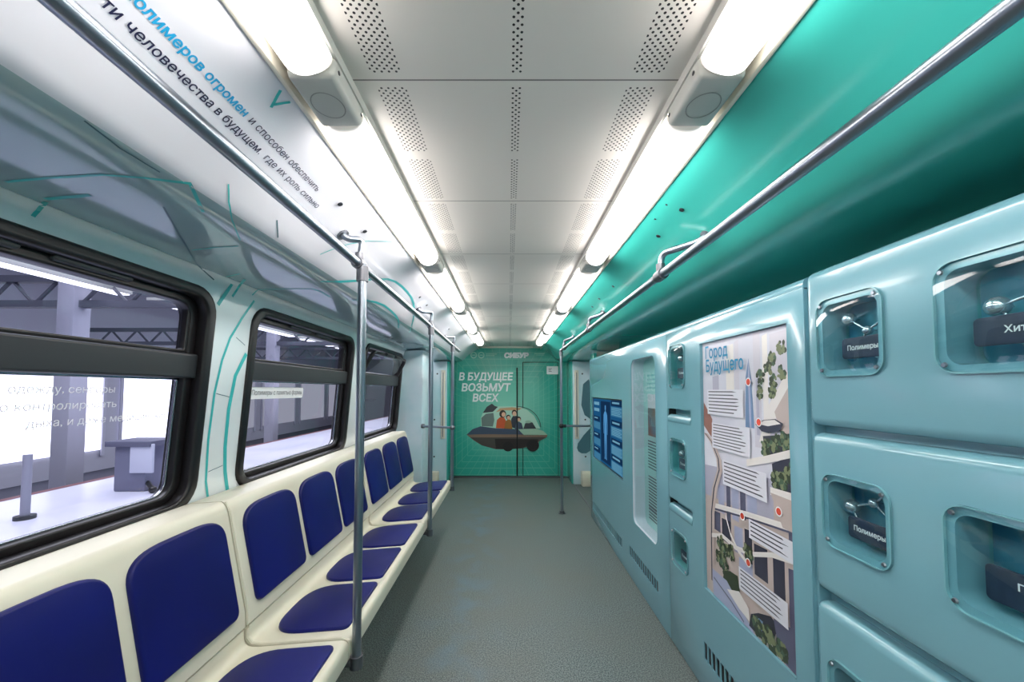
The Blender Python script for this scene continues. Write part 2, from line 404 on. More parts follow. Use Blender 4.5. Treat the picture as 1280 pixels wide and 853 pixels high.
LINES = [
(0.012,'t',[(1.792,1.842),(1.772,1.811),(1.75,1.781),(1.728,1.751),(1.708,1.718),(1.688,1.686),(1.668,1.655),(1.658,1.623),(1.647,1.591),(1.636,1.56),(1.629,1.514),(1.621,1.469),(1.614,1.425),(1.612,1.361),(1.61,1.298),(1.608,1.235),(1.612,1.179),(1.616,1.123),(1.62,1.066),(1.631,1.03),(1.642,0.992),(1.653,0.955)]),
(0.02,'t',[(1.78,1.598),(1.761,1.563),(1.743,1.53),(1.725,1.497),(1.719,1.448),(1.712,1.4),(1.706,1.352),(1.707,1.297),(1.708,1.243),(1.71,1.188),(1.715,1.153),(1.72,1.118),(1.726,1.083),(1.739,1.042),(1.753,0.999),(1.767,0.956)]),
(0.018,'t',[(1.579,1.777),(1.589,1.793),(1.6,1.81),(1.61,1.827),(1.62,1.844),(1.625,1.861),(1.627,1.878)]),
(0.012,'t',[(1.652,1.827),(1.664,1.847),(1.668,1.867),(1.658,1.891),(1.647,1.906),(1.624,1.928),(1.601,1.95)]),
(0.003,'d',[(1.704,1.662),(1.724,1.653),(1.745,1.644),(1.766,1.634)]),
(0.003,'d',[(1.623,1.421),(1.651,1.415),(1.68,1.41),(1.71,1.403)]),
(0.003,'d',[(1.627,1.103),(1.653,1.107),(1.679,1.11),(1.707,1.114)]),
(0.012,'t',[(0.919,1.932),(0.918,1.951),(0.917,1.97),(0.916,1.988),(0.916,2.007),(0.915,2.025),(0.914,2.043)]),
(0.01,'t',[(0.947,1.857),(0.948,1.866),(0.95,1.874),(0.947,1.885),(0.944,1.894),(0.94,1.904),(0.931,1.919)]),
(0.005,'d',[(0.988,2.15),(1.039,2.12),(1.095,2.088),(1.158,2.051),(1.229,2.011),(1.308,1.965),(1.399,1.913)]),
(0.005,'d',[(1.399,1.913),(1.448,1.894),(1.495,1.879),(1.533,1.867)]),
(0.006,'t',[(1.272,1.996),(1.269,2.025),(1.266,2.053),(1.262,2.081),(1.263,2.105),(1.264,2.128),(1.264,2.152)]),
(0.008,'t',[(1.554,1.908),(1.546,1.932),(1.538,1.955),(1.53,1.978)]),
(0.008,'t',[(0.842,1.936),(0.84,1.968),(0.839,2.001),(0.837,2.033),(0.838,2.071),(0.838,2.109),(0.838,2.147),(0.846,2.17),(0.856,2.191),(0.866,2.213),(0.884,2.232),(0.905,2.249),(0.93,2.267),(0.961,2.252),(0.996,2.234),(1.037,2.213)]),
(0.014,'t',[(1.71,2.204),(1.725,2.227),(1.753,2.245),(1.783,2.264),(1.816,2.279),(1.851,2.296),(1.889,2.312),(1.928,2.33),(1.968,2.349),(2.006,2.37),(2.041,2.385),(2.078,2.4),(2.114,2.417),(2.144,2.423),(2.175,2.43),(2.206,2.437),(2.244,2.439),(2.283,2.441),(2.323,2.443),(2.365,2.443),(2.409,2.442),(2.454,2.442),(2.496,2.439),(2.539,2.437),(2.583,2.434),(2.627,2.427),(2.672,2.42),(2.719,2.413),(2.769,2.4),(2.818,2.387),(2.869,2.374),(2.919,2.353),(2.965,2.331),(3.011,2.309),(3.059,2.282),(3.12,2.253),(3.218,2.218)]),
(0.012,'t',[(2.062,2.205),(2.074,2.223),(2.099,2.237),(2.125,2.251),(2.16,2.26),(2.201,2.268),(2.245,2.276),(2.284,2.279),(2.323,2.283),(2.364,2.287),(2.408,2.286),(2.453,2.285),(2.5,2.284),(2.541,2.281),(2.585,2.278),(2.629,2.275),(2.668,2.27),(2.708,2.265),(2.753,2.259),(2.816,2.24),(2.886,2.219),(2.985,2.191)]),
(0.004,'t',[(1.517,2.312),(1.53,2.328),(1.544,2.345),(1.556,2.362),(1.571,2.38),(1.586,2.398),(1.6,2.417),(1.623,2.438),(1.646,2.46),(1.67,2.483),(1.703,2.509),(1.737,2.535),(1.773,2.563)]),
(0.01,'t',[(1.757,1.904),(1.761,1.94),(1.766,1.977),(1.77,2.014),(1.78,2.05),(1.789,2.088),(1.799,2.125),(1.819,2.13),(1.84,2.135),(1.862,2.14),(1.892,2.138),(1.924,2.136),(1.957,2.135)]),
(0.008,'t',[(1.757,1.904),(1.767,1.888),(1.772,1.874),(1.767,1.863)]),
(0.007,'t',[(0.871,2.577),(0.88,2.563),(0.89,2.549),(0.9,2.534)]),
(0.007,'t',[(0.895,2.54),(0.9,2.553),(0.904,2.565),(0.909,2.578)]),
(0.004,'t',[(1.004,2.321),(1.017,2.309),(1.031,2.296),(1.045,2.283),(1.063,2.271),(1.083,2.257),(1.108,2.242),(1.139,2.227),(1.179,2.207),(1.224,2.185)]),
(0.004,'d',[(1.22,2.32),(1.239,2.306),(1.26,2.291),(1.282,2.275)]),
(0.003,'d',[(0.701,2.258),(0.724,2.255),(0.75,2.252),(0.777,2.248),(0.805,2.249),(0.835,2.249),(0.866,2.25)])
]
mb = MB()
for wd, c, pts in LINES:
    P = [on_wall(y, s) for y, s in pts]; mi = 0 if c == 't' else 1; prev = None
    for i, p in enumerate(P):
        d = (P[min(i + 1, len(P) - 1)] - P[max(i - 1, 0)]).normalized()
        y, s = pts[i]; n = (on_wall(y, s, .02) - on_wall(y, s, .001)).normalized(); q = n.cross(d).normalized() * wd / 2
        cur = (mb.bm.verts.new(p + q), mb.bm.verts.new(p - q))
        if prev: mb.bm.faces.new((prev[0], prev[1], cur[1], cur[0])).material_index = mi
        prev = cur
structure(mb.build('printed_lines', [M['teal_line'], M['dark_line']], wl, smooth=0))
# slogan on the sloping panel
ux, uz = (.06, .045); L_ = math.hypot(ux, uz); ux /= L_; uz /= L_
def slogan_map(x0, y0):
    z0 = 2.02 + (x0 + .66) * uz / ux
    return lambda a, b, c: Vector((x0 + ux * b + uz * (c + .0008), y0 + a, z0 + uz * b - ux * (c + .0008)))
text('полимеров огромен', .0275, slogan_map(-.6096, .600), 'slogan_lettering', M['cyan_ink'], wl, width=.286, bold=.0006)
text('и способен обеспечить', .0275, slogan_map(-.6096, .902), 'slogan_lettering', M['navy_ink'], wl, width=.33)
text('ти человечества в будущем,', .0275, slogan_map(-.641, .597), 'slogan_lettering', M['navy_ink'], wl, width=.398, bold=.0003)
text('где их роль сильно', .0275, slogan_map(-.641, 1.012), 'slogan_lettering', M['navy_ink'], wl, width=.285)
mb = MB()
for y, s in [(1.351, 2.501), (1.587, 2.501), (2.681, 2.476), (2.927, 2.473), (4.05, 2.466)]:
    p, q = on_wall(y, s, 0), on_wall(y, s, .004); mb.tube([p, q], .0085, 10)
mb.build('plug', M['screw'], wl)

# right wall
mb = MB(); mb.box(1.27, 1.33, Y0, Y1, 0, 1.93); wr = structure(mb.build('wall_right', M['jade']))
mb = MB(); q = upper(1); mb.extrude_y([(1.3, 1.8765)] + q[1:-1] + [(1.3, 1.94)], Y0, Y1)
structure(mb.build('upper_panel', M['jade'], wr, smooth=50))
mb = MB()
for y, s in [(1.393, 2.5), (1.629, 2.494), (2.401, 2.477), (2.75, 2.485), (3.001, 2.479)]:
    p, q2 = on_wall(y, s, 0), on_wall(y, s, .004); f = lambda v: Vector((-v.x + 2 * XC, v.y, v.z)); mb.tube([f(p), f(q2)], .0085, 10)
for y, s in [(1.407, 2.554), (1.525, 2.551)]:
    p, q2 = on_wall(y, s, 0), on_wall(y, s, .002); mb.tube([f(p), f(q2)], .004, 8)
mb.build('plug', M['screw'], wr)
# trims along the lamps (inner edge of each upper panel)
structure(MB().box(-.503, -.491, Y0, Y1, 2.108, 2.151, .002).build('trim_1', M['trim']))
structure(MB().box(.523, .535, Y0, Y1, 2.108, 2.151, .002).build('trim_2', M['trim']))
structure(MB().box(-.367, -.362, Y0, Y1, 2.128, 2.151).box(.394, .399, Y0, Y1, 2.128, 2.151).build('trim_3', M['lampbody']))

# end of the car: jambs, alcoves of the side doors, bulkhead
for sx, nm in ((-1, 'trim_4'), (1, 'trim_5')):
    m = M['pale_blue'] if sx < 0 else M['jade']; e = XC
    X = lambda x: sx * x + XC
    mb = MB()
    xs = sorted((X(.965), X(1.3)))
    if sx < 0: mb.box(xs[0], xs[1], 4.39, 4.78, 0, 1.875, .012)
    else: mb.box(xs[0] , xs[1], 4.60, 4.80, 0, 1.86, .008, 0); mb.box(X(1.0), X(1.25), 4.575, 4.598, 1.70, 1.873, 0, 1)
    structure(mb.build(nm, [m, M['trim']]))
for sx, nm, dn in ((-1, 'trim_6', 'door_3'), (1, 'trim_7', 'door_4')):
    X = lambda x: sx * x + XC
    B = lambda mb, a, b, *r, **k: mb.box(*(sorted((X(a), X(b)))), *r, **k)
    t = structure(B(MB(), .965, 1.3, 6.1, 6.59, 0, 1.875, bev=.012).build(nm, M['pale_blue']))
    structure(B(MB(), .945, .967, 6.13, 6.595, 0, 1.875, bev=.004).build('side_strip', M['jade'], t))
    structure(B(B(MB(), .985, 1.05, 6.075, 6.10, .69, 1.735, bev=.008), 1.012, 1.022, 6.068, 6.076, .72, 1.70, mi=1).build('door_pocket_strip', [M['trim'], M['steel_dark']], t))
    mb = MB()
    for x, z in ((1.15, .98), (1.15, .42), (1.11, 1.68)): mb.tube([(X(x), 6.1, z), (X(x), 6.094, z)], .013, 10)
    mb.build('screw', M['screw'], t)
    if sx > 0:      # printed swoosh on the jamb
        pts = [(1.035, .62), (1.02, .55), (1.04, .50), (1.09, .47), (1.16, .47), (1.26, .53), (1.26, 1.42), (1.21, 1.60), (1.12, 1.52), (1.09, 1.2), (1.14, 1.05), (1.24, .98), (1.22, .85), (1.12, .74)]
        slab([(X(a), b) for a, b in pts], [], .002, lambda a, b, c: Vector((a, 6.0985 + c, b))).build('printed_swoosh', M['dark_line'], t, smooth=0)
    structure(B(MB(), 1.25, 1.29, 4.79, 6.1, 0, 1.87).build(dn, M['pale_blue']))
    structure(B(MB(), .962, .985, 4.80, 6.09, -.001, .004).build(nm.replace('6', '8').replace('7', '9'), M['steel_dark']))
    hb = B(MB(), 1.07, 1.22, 5.95, 6.09, 0.0, .21, bev=.015).build('door_step_box', M['cream'])
    tag(hb, 'cream plastic box on the floor at the foot of the %s door jamb' % ('left' if sx < 0 else 'right'), 'box')

# near end wall behind the camera
structure(MB().box(-1.34, 1.36, Y0 - .08, Y0, 0, 2.2).build('wall_near', M['pale']))
structure(MB().box(-1.0, -.97, Y0, 4.3, 0, .36).build('baseboard_left', mat('dark_underseat_panel', (70, 78, 78), .6)))

# far bulkhead with its two printed doors
def mural_mat():
    m = mat('teal_grid_mural', (70, 176, 158), .32); nt = m.node_tree; N = math_graph(nt); b = nt.nodes['Principled BSDF']
    tc = nt.nodes.new('ShaderNodeTexCoord'); sp = nt.nodes.new('ShaderNodeSeparateXYZ'); nt.links.new(tc.outputs['Object'], sp.inputs[0])
    dx = N('ADD', sp.outputs[0], .05); dz = N('SUBTRACT', sp.outputs[2], 1.05)
    ax = N('ABSOLUTE', dx); az = N('MULTIPLY', N('ABSOLUTE', dz), .9)
    d = N('POWER', N('MAXIMUM', N('MAXIMUM', ax, az), .02), .6)
    ring = N('LESS_THAN', N('FRACT', N('MULTIPLY', d, 16)), .10)
    a = N('ARCTAN2', dz, dx); ray = N('LESS_THAN', N('FRACT', N('MULTIPLY', N('ADD', a, 4), 9)), .06)
    g = N('MULTIPLY', N('MAXIMUM', ring, ray), N('GREATER_THAN', N('MAXIMUM', ax, az), .42))
    r = nt.nodes.new('ShaderNodeValToRGB'); e = r.color_ramp.elements
    e[0].position = .12; e[0].color = srgb(128, 206, 184); e[1].position = .85; e[1].color = srgb(52, 168, 150)
    rd = N('SQRT', N('ADD', N('MULTIPLY', dx, dx), N('MULTIPLY', dz, dz))); nt.links.new(rd, r.inputs['Fac'])
    mx = nt.nodes.new('ShaderNodeMixRGB'); nt.links.new(N('MULTIPLY', g, .22), mx.inputs[0]); nt.links.new(r.outputs[0], mx.inputs[1]); mx.inputs[2].default_value = srgb(165, 226, 208)
    nt.links.new(mx.outputs[0], b.inputs['Base Color']); return m
M['mural'] = mural_mat()
K = 6.6 / 498
def WX(u): return (u - 636) * K
def WZ(v): return 1.43 - (v - 488) * K
mb = MB(); mb.box(-1.34, 1.36, Y1, Y1 + .08, 0, 2.25)
wf = structure(mb.build('wall_far', M['mural']))
FY = Y1
dl = slab(rr(WX(570), WX(645.5), .03, WZ(460), .012, 3), [], .03, lambda a, b, c: Vector((a, FY - .015 + c, b)), bev=.003).build('door_1', M['mural']); structure(dl)
dr = slab(rr(WX(654), WX(697), .03, WZ(453.5), .012, 3), [], .012, lambda a, b, c: Vector((a, FY - .006 + c, b)), bev=.003).build('door_2', M['mural']); structure(dr)
mb = MB(); y = FY - .002
mb.box(WX(645.6), WX(647), FY - .04, FY, .03, WZ(460)).box(WX(653.2), WX(654), FY - .012, FY, .03, WZ(453.3)).box(WX(653.2), WX(697.5), FY - .012, FY, WZ(453.4), WZ(452.7))
mb.box(WX(697), WX(697.6), FY - .01, FY, .03, WZ(453))
structure(mb.build('door_gap', M['black'], wf))
structure(MB().box(-.95, .98, FY - .045, FY, 0, .022).build('baseboard_far', M['steel_dark']))
# crown moulding at the ceiling end and dark brackets in its corners
structure(MB().box(-.5, .53, FY - .05, FY, 2.125, 2.16, .006).build('trim_10', M['trim']))
fm = lambda yy: (lambda x0, z0: (lambda a, b, c: Vector((x0 + a, yy - .0006 - c, z0 + b))))
T = lambda body, u0, u1, v, px, yy, bold, par: text(body, px * K * 1.43, fm(yy)(WX(u0), WZ(v)), 'slogan_lettering', M['white'], par, width=(u1 - u0) * K, bold=bold, shear=.12)
T('В БУДУЩЕЕ', 573.3, 640, 475.6, 9.0, FY - .03, .0055, dl)
T('ВОЗЬМУТ', 576.5, 637, 489.2, 9.0, FY - .03, .0055, dl)
T('ВСЕХ', 590.3, 622, 502, 9.0, FY - .03, .0055, dl)
T('СИБУР', 630, 659.5, 447.3, 5.6, FY, .009, wf)
lg = MB()
for u in (592, 601.5):
    pts = [(WX(u) + 4.2 * K * math.cos(t), WZ(444.2) + 4.2 * K * math.sin(t)) for t in [k * math.pi / 10 for k in range(20)]]
    pin = [(WX(u) + 2.7 * K * math.cos(t), WZ(444.2) + 2.7 * K * math.sin(t)) for t in [k * math.pi / 10 for k in range(20)]]
    slab(pts, [pin], .002, lambda a, b, c: Vector((a, FY - .001 + c, b)), mb=lg)
    lg.box(WX(u - 2), WX(u + 2), FY - .002, FY, WZ(444.8), WZ(443.5))
lg.box(WX(607), WX(621), FY - .002, FY, WZ(443.2), WZ(442.4)).box(WX(607), WX(618), FY - .002, FY, WZ(445.2), WZ(444.4))
lg.box(WX(668), WX(681), FY - .002, FY, WZ(442.8), WZ(441.8)).box(WX(670), WX(680), FY - .002, FY, WZ(444.4), WZ(443.8))
lg.build('printed_emblem', mat('pale_emblem_print', (150, 206, 192), .5), wf)
st = MB(); slab(rr(WX(683.3), WX(697.6), WZ(468.3), WZ(458.2), .01, 3), [], .003, lambda a, b, c: Vector((a, FY - .0145 + c, b)), mb=st)
for k in range(3): st.box(WX(685.6), WX(689.6 - k % 2), FY - .0172, FY - .016, WZ(461.6 + k * 1.7), WZ(461.0 + k * 1.7), mi=1)
o = st.build('sticker', [M['white'], M['grey_ink']]); tag(o, 'small white information sticker high on the right teal end door', 'sticker')

# printed flying car on the two end doors: flat shapes on the wall, in its own layers
pic = MB(); cols = [(58, 74, 96), (126, 104, 88), (34, 28, 28), (150, 186, 164), (70, 66, 62), (196, 84, 40), (150, 104, 44), (36, 44, 58), (222, 178, 150), (52, 60, 66), (196, 160, 120), (40, 26, 20), (20, 18, 20), (104, 122, 118), (172, 214, 196)]
PM = [mat('print_colour', c, .4) for c in cols]
def pz(layer): return FY - .0322 - .0006 * layer
def shape(pts, layer, mi): pic.poly([(WX(560 + x / 8), WZ(500 + y / 8)) for x, y in pts], lambda a, b, c: Vector((a, pz(layer), b)), 0, mi)
def oval(cx, cy, rx, ry, layer, mi, n=16, a0=0, a1=360): shape([(cx + rx * math.cos(math.radians(a0 + (a1 - a0) * k / n)), cy + ry * math.sin(math.radians(a0 + (a1 - a0) * k / n))) for k in range(n)], layer, mi)
shape([(335, 290), (330, 180), (360, 110), (430, 50), (500, 66), (700, 64), (790, 100), (860, 160), (920, 285)], 0, 14)       # glazed dome
shape([(470, 290), (465, 200), (480, 140), (520, 105), (690, 100), (720, 130), (730, 290)], 1, 14)
shape([(190, 345), (250, 290), (330, 262), (480, 282), (700, 290), (880, 285), (950, 310), (992, 348), (800, 372), (500, 372)], 2, 0)   # hull top
shape([(700, 290), (880, 285), (950, 310), (992, 348), (760, 352)], 3, 3)
shape([(190, 345), (400, 340), (800, 345), (992, 348), (980, 372), (905, 410), (900, 440), (740, 478), (600, 490), (480, 488), (340, 450), (260, 400)], 3, 1)
shape([(225, 372), (500, 372), (980, 368), (905, 412), (740, 478), (600, 490), (480, 488), (340, 450)], 4, 4)
shape([(470, 385), (900, 390), (890, 440), (740, 472), (650, 486), (480, 482)], 5, 2)
oval(600, 462, 52, 48, 6, 12); oval(845, 452, 62, 58, 6, 12)
shape([(350, 130), (390, 70), (440, 38), (470, 62), (500, 70), (450, 120)], 4, 9)                                              # fin
shape([(335, 180), (380, 140), (455, 130), (465, 200), (450, 265), (340, 262)], 3, 13)
shape([(480, 122), (520, 84), (640, 74), (740, 84), (700, 106), (560, 104)], 4, 10)                                           # roof rim
for k in range(14):
    a, b = math.radians(96 - k * 6.6), math.radians(96 - (k + 1) * 6.6)
    f = lambda t, r: (705 + r * 1.02 * math.cos(t), 285 - r * math.sin(t))
    shape([f(a, 219), f(a, 213), f(b, 213), f(b, 219)], 5, 9)
# four passengers drawn as plain figures
shape([(480, 280), (490, 200), (520, 172), (560, 172), (582, 210), (580, 285)], 6, 5); oval(548, 140, 34, 38, 7, 11); oval(556, 146, 20, 24, 8, 8)
shape([(562, 285), (575, 215), (600, 192), (628, 200), (645, 290)], 7, 6); oval(603, 172, 23, 24, 8, 11); oval(606, 178, 17, 18, 9, 8)
shape([(628, 270), (632, 190), (650, 160), (684, 160), (700, 200), (692, 290)], 6, 7); oval(662, 128, 25, 30, 7, 11); oval(664, 138, 20, 24, 8, 8)
shape([(668, 290), (680, 235), (705, 216), (735, 232), (750, 290)], 8, 0); oval(704, 190, 25, 25, 9, 11); oval(707, 197, 17, 17, 10, 8)
shape([(752, 288), (770, 232), (840, 222), (880, 285)], 8, 9); oval(800, 218, 30, 14, 9, 3)
pic.build('printed_flying_car', PM, wf, smooth=0)

# ---------------------------------------------------------------- windows
def inner_text(y0, z0, d=.0): return lambda a, b, c: Vector((Xw(z0 + b) - .058 + c + d, y0 + a, z0 + b))
for i, (a, b) in enumerate(WIN):
    fm_ = lambda y, z, c: Vector((Xw(z) - .012 + c, y, z))
    wdw = slab(rr(a, b, .975, 1.822, .105), [rr(a + .045, b - .045, 1.015, 1.782, .075)], .05, fm_, bev=.012, bres=3).build('window_%d' % (i + 1), M['rubber']); structure(wdw)
    g2 = lambda y, z, c: Vector((Xw(z) - .055 + c, y, z))
    structure(slab(rr(a + .035, b - .035, 1.005, 1.792, .082), [rr(a + .075, b - .075, 1.04, 1.755, .055)], .05, g2, bev=.006).build('inner_frame', M['rubber'], wdw))
    structure(slab(rr(a + .04, b - .04, 1.475, 1.567, .008), [], .045, lambda y, z, c: Vector((Xw(z) - .035 + c, y, z)), bev=.008).build('crossbar', M['bar'], wdw))
    structure(slab(rr(a + .06, b - .06, 1.02, 1.49, [.07, .07, .004, .004]), [], .006, lambda y, z, c: Vector((Xw(z) - .068 + c, y, z))).build('lower_pane', M['glass'], wdw))
    structure(slab(rr(a + .066, b - .066, 1.03, 1.478, [.06, .06, .004, .004]), [rr(a + .083, b - .083, 1.047, 1.468, [.045, .045, .003, .003])], .012, lambda y, z, c: Vector((Xw(z) - .058 + c, y, z)), bev=.003).build('metal_bead', M['chrome'], wdw))
    if i < 2: sm = lambda y, z, c: Vector((Xw(z) - .05 + c, y, z))
    else:
        th = math.radians(27); z0 = 1.567
        sm = lambda y, z, c: Vector((Xw(z0) - .03 + (z - z0) * math.sin(th) + c * math.cos(th), y, z0 + (z - z0) * math.cos(th) - c * math.sin(th)))
    sash = slab(rr(a + .055, b - .055, 1.567, 1.785, [.01, .01, .06, .06]), [rr(a + .085, b - .085, 1.582, 1.762, [.008, .008, .04, .04])], .028, sm, bev=.005).build('hopper_sash', M['rubber'], wdw); structure(sash)
    structure(slab(rr(a + .08, b - .08, 1.577, 1.767, [.008, .008, .044, .044]), [], .005, lambda y, z, c: sm(y, z, c - .005)).build('upper_pane', M['glass_dark'], sash))
    mbl = MB()
    for yc in ((a + b) / 2 - .13, (a + b) / 2 + .16):
        slab(rr(yc - .11, yc + .11, 1.768, 1.795, .01), [], .03, lambda y, z, c: sm(y, z, c + .02), bev=.005, mb=mbl)
    mbl.build('latch_bar', M['bar'], sash)
w1, w2, w3 = [o for o in COL.objects if o.name.startswith('window_')]
wt = mat('faint_white_film', (236, 236, 244), .5)
for body, ye, z, wdt in (('одежду, сенсоры', 1.262, 1.422, .27), ('ю контролировать', 1.272, 1.376, .30), ('дыха, и даже медицинские', 1.47, 1.330, .43)):
    text(body, .031, inner_text(ye - wdt, z), 'window_lettering', wt, w1, width=wdt)
lb = slab(rr(1.915, 2.42, 1.385, 1.445, .012, 3), [], .002, inner_text(0, 0)).build('window_label', M['white'], w2)
text('Полимеры с памятью формы', .036, inner_text(1.935, 1.405, .0015), 'label_lettering', M['grey_ink'], lb, width=.465)
text('Полимеры с памятью формы', .03, inner_text(3.36, 1.33, .0015), 'window_lettering', M['grey_ink'], w3, width=.42)

# ---------------------------------------------------------------- lamps: five on each side
def make_lamp(side):
    """built around its own centre: cover from -.535 to .535, cap beyond it"""
    xi, xo = (-.366, -.469) if side < 0 else (.398, .501)
    t = thing('ceiling_lamp', '', 'lamp')
    s = 1 if xi > xo else -1       # direction from outer to inner edge
    w_ = abs(xi - xo); X = lambda k: xo + s * k * w_
    mb = MB(); pr = [(X(.0), 2.149), (X(0), 2.128), (X(.03), 2.126), (X(.03), 2.138), (X(.97), 2.138), (X(.97), 2.126), (X(1), 2.128), (X(1), 2.149)]
    mb.extrude_y(pr, -.545, .54); mb.build('base_tray', M['lampbody'], t)
    arc = [(X(.03), 2.128)] + [(X(.5 + .47 * math.cos(math.radians(a))), 2.118 - .044 * math.sin(math.radians(a))) for a in range(180, -1, -15)] + [(X(.97), 2.128)]
    mb = MB(); rows = [(-.535, .72), (-.52, 1), (-.3, 1), (0, 1), (.3, 1), (.42, 1), (.49, 1), (.52, 1), (.535, .72)]
    rg = []
    for y, k in rows: rg.append([mb.bm.verts.new((x, y, 2.128 + (z - 2.128) * k)) for x, z in arc])
    for p, q in zip(rg, rg[1:]):
        for k in range(len(arc) - 1): mb.bm.faces.new((p[k], p[k + 1], q[k + 1], q[k]))
    mb.bm.faces.new(rg[0]); mb.bm.faces.new(rg[-1])
    mb.build('cover', M['cover'], t, smooth=60)
    cap = MB(); cap.box(min(xi, xo), max(xi, xo), .537, .705, 2.088, 2.148, .012, seg=3); 
    c = cap.build('end_cap', M['lampbody'], t)
    mb = MB(); cx = (xi + xo) / 2; n = 28
    ring = lambda r, z: [mb.bm.verts.new((cx + r * math.cos(2 * math.pi * k / n), .625 + r * 1.15 * math.sin(2 * math.pi * k / n), z)) for k in range(n)]
    a, b = ring(.037, 2.0872), ring(.0345, 2.0872)
    for k in range(n): mb.bm.faces.new((a[k], a[(k + 1) % n], b[(k + 1) % n], b[k]))
    mb.build('round_knockout', mat('lamp_seam', (150, 150, 146), .5), c)
    for y in (.56, .69):
        mb = MB(); mb.tube([(xi - s * .004, y, 2.112), (xi + s * .0015, y, 2.112)], .0045, 8); mb.build('screw', M['screw'], c)
    return t
orders = ['nearest', 'second', 'third', 'fourth', 'farthest']
for side in (-1, 1):
    proto = make_lamp(side)
    for k in range(-2, 5):
        if k < 0 and k == -2 and False: continue
        t = proto if k == -2 else copy_tree(proto)
        t.location = (0, .975 - .705 + 1.247 * k, 0)
        wall = 'white left panel' if side < 0 else 'green right panel'
        if k >= 0: tag(t, 'lit ceiling lamp with grey end cap along the %s, %s in view' % (wall, orders[k]), 'lamp', 'ceiling lamps')
        else: tag(t, 'lit ceiling lamp along the %s, behind the viewer, %s one back' % (wall, 'first' if k == -1 else 'second'), 'lamp', 'ceiling lamps')

# ---------------------------------------------------------------- benches
SEG = 1.32
def bez(pts, n=6):
    """quarter-round corner: start, corner, end"""
    a, b, c = [Vector(p) for p in pts]; return [tuple(a * (1 - t) ** 2 + b * 2 * t * (1 - t) + c * t * t) for t in [k / n for k in range(n + 1)]]
M['bracket'] = mat('dark_bracket', (46, 48, 50), .6)
def make_bench():
    t = thing('bench', '', 'bench'); y0, y1 = .004, SEG - .004
    seat = [(-.615, .405), (-.600, .42)] + bez([(-.597, .47), (-.597, .497), (-.625, .497)], 5) + [(-.70, .492), (-.93, .474)] + bez([(-.955, .474), (-.985, .476), (-.988, .505)], 5) + [(-.989, .535), (-1.01, .54), (-1.02, .46), (-1.0, .44), (-.66, .44), (-.64, .405)]
    mb = MB(); mb.extrude_y(seat, y0, y1)
    sh_ = mb.build('seat_shell', M['cream'], t, smooth=40)
    def lip(y):   # raised rounded rim where two modules meet
        mb = MB(); mb.tube([(-.60, y, .485), (-.63, y, .4955), (-.93, y, .474), (-.965, y, .478), (-.985, y, .50), (-.987, y, .535)], .0075, 8); return mb
    lip(.012).build('end_rim', M['cream'], sh_)
    back = [(-.984, .545)] + [(-.987, .60)] + bez([(-1.062, .965), (-1.074, 1.005), (-1.092, 1.007)], 5) + [(-1.213, 1.0), (-1.213, .985), (-1.12, .96), (-1.04, .56), (-1.03, .545)]
    mb = MB(); mb.extrude_y(back, y0, y1)
    mb.tube([(-.985, .012, .55), (-.988, .012, .605), (-1.063, .012, .968), (-1.083, .012, 1.003)], .006, 8)
    mb.build('back_shell', M['cream'], t, smooth=40)
    for yb in (.1, 1.18):
        un = MB(); un.extrude_y([(-.98, 0), (-.92, 0), (-.92, .30), (-.70, .39), (-.70, .442), (-.98, .442)], yb, yb + .04); un.build('leg', M['bracket'], t)
    for k in range(3):
        yc = .25 + .42 * k; hw = .188
        # seat pad: straight front, arched rear
        out = [(-hw, .635)] 
        out = rr(-hw, hw, .628, .70, [.025, .025, 0.0001, 0.0001], 4)[:10]
        out += [(hw, .80)] + [(hw * math.copysign(abs(math.cos(a)) ** .62, math.cos(a)), .80 + .148 * math.sin(a) ** .75) for a in [math.pi * j / 20 for j in range(1, 20)]] + [(-hw, .80)]
        f = lambda a, b, c: Vector((-b, yc + a, .5005 - (b - .62) * .078 + c))
        slab(out, [], .018, f, bev=.007, bres=3).build('seat_pad', M['navy'], t, smooth=50)
        out = rr(-hw, hw, .60, .70, [.03, .03, .0001, .0001], 5)[:12] + [(hw, .88)] + [(hw * math.copysign(abs(math.cos(a)) ** .5, math.cos(a)), .88 + .088 * math.sin(a) ** .8) for a in [math.pi * j / 22 for j in range(1, 22)]] + [(-hw, .88)]
        f = lambda a, b, c: Vector((-.987 - (b - .6) * .2055 + c * .98 + .003, yc + a, b + c * .2))
        slab(out, [], .022, f, bev=.009, bres=3).build('back_pad', M['navy'], t, smooth=50)
    return t
bn = make_bench()
for k, (y, lab) in enumerate(((1.53, 'cream bench with three navy seats under the middle train window'), (.21, 'cream bench with navy pads under the nearest window, cut by the frame'), (2.85, 'farthest cream bench with three navy seats, ending at the pale door pillar'))):
    t = bn if k == 0 else copy_tree(bn)
    t.location = (0, y, 0); tag(t, lab, 'bench', 'cream benches with navy pads')

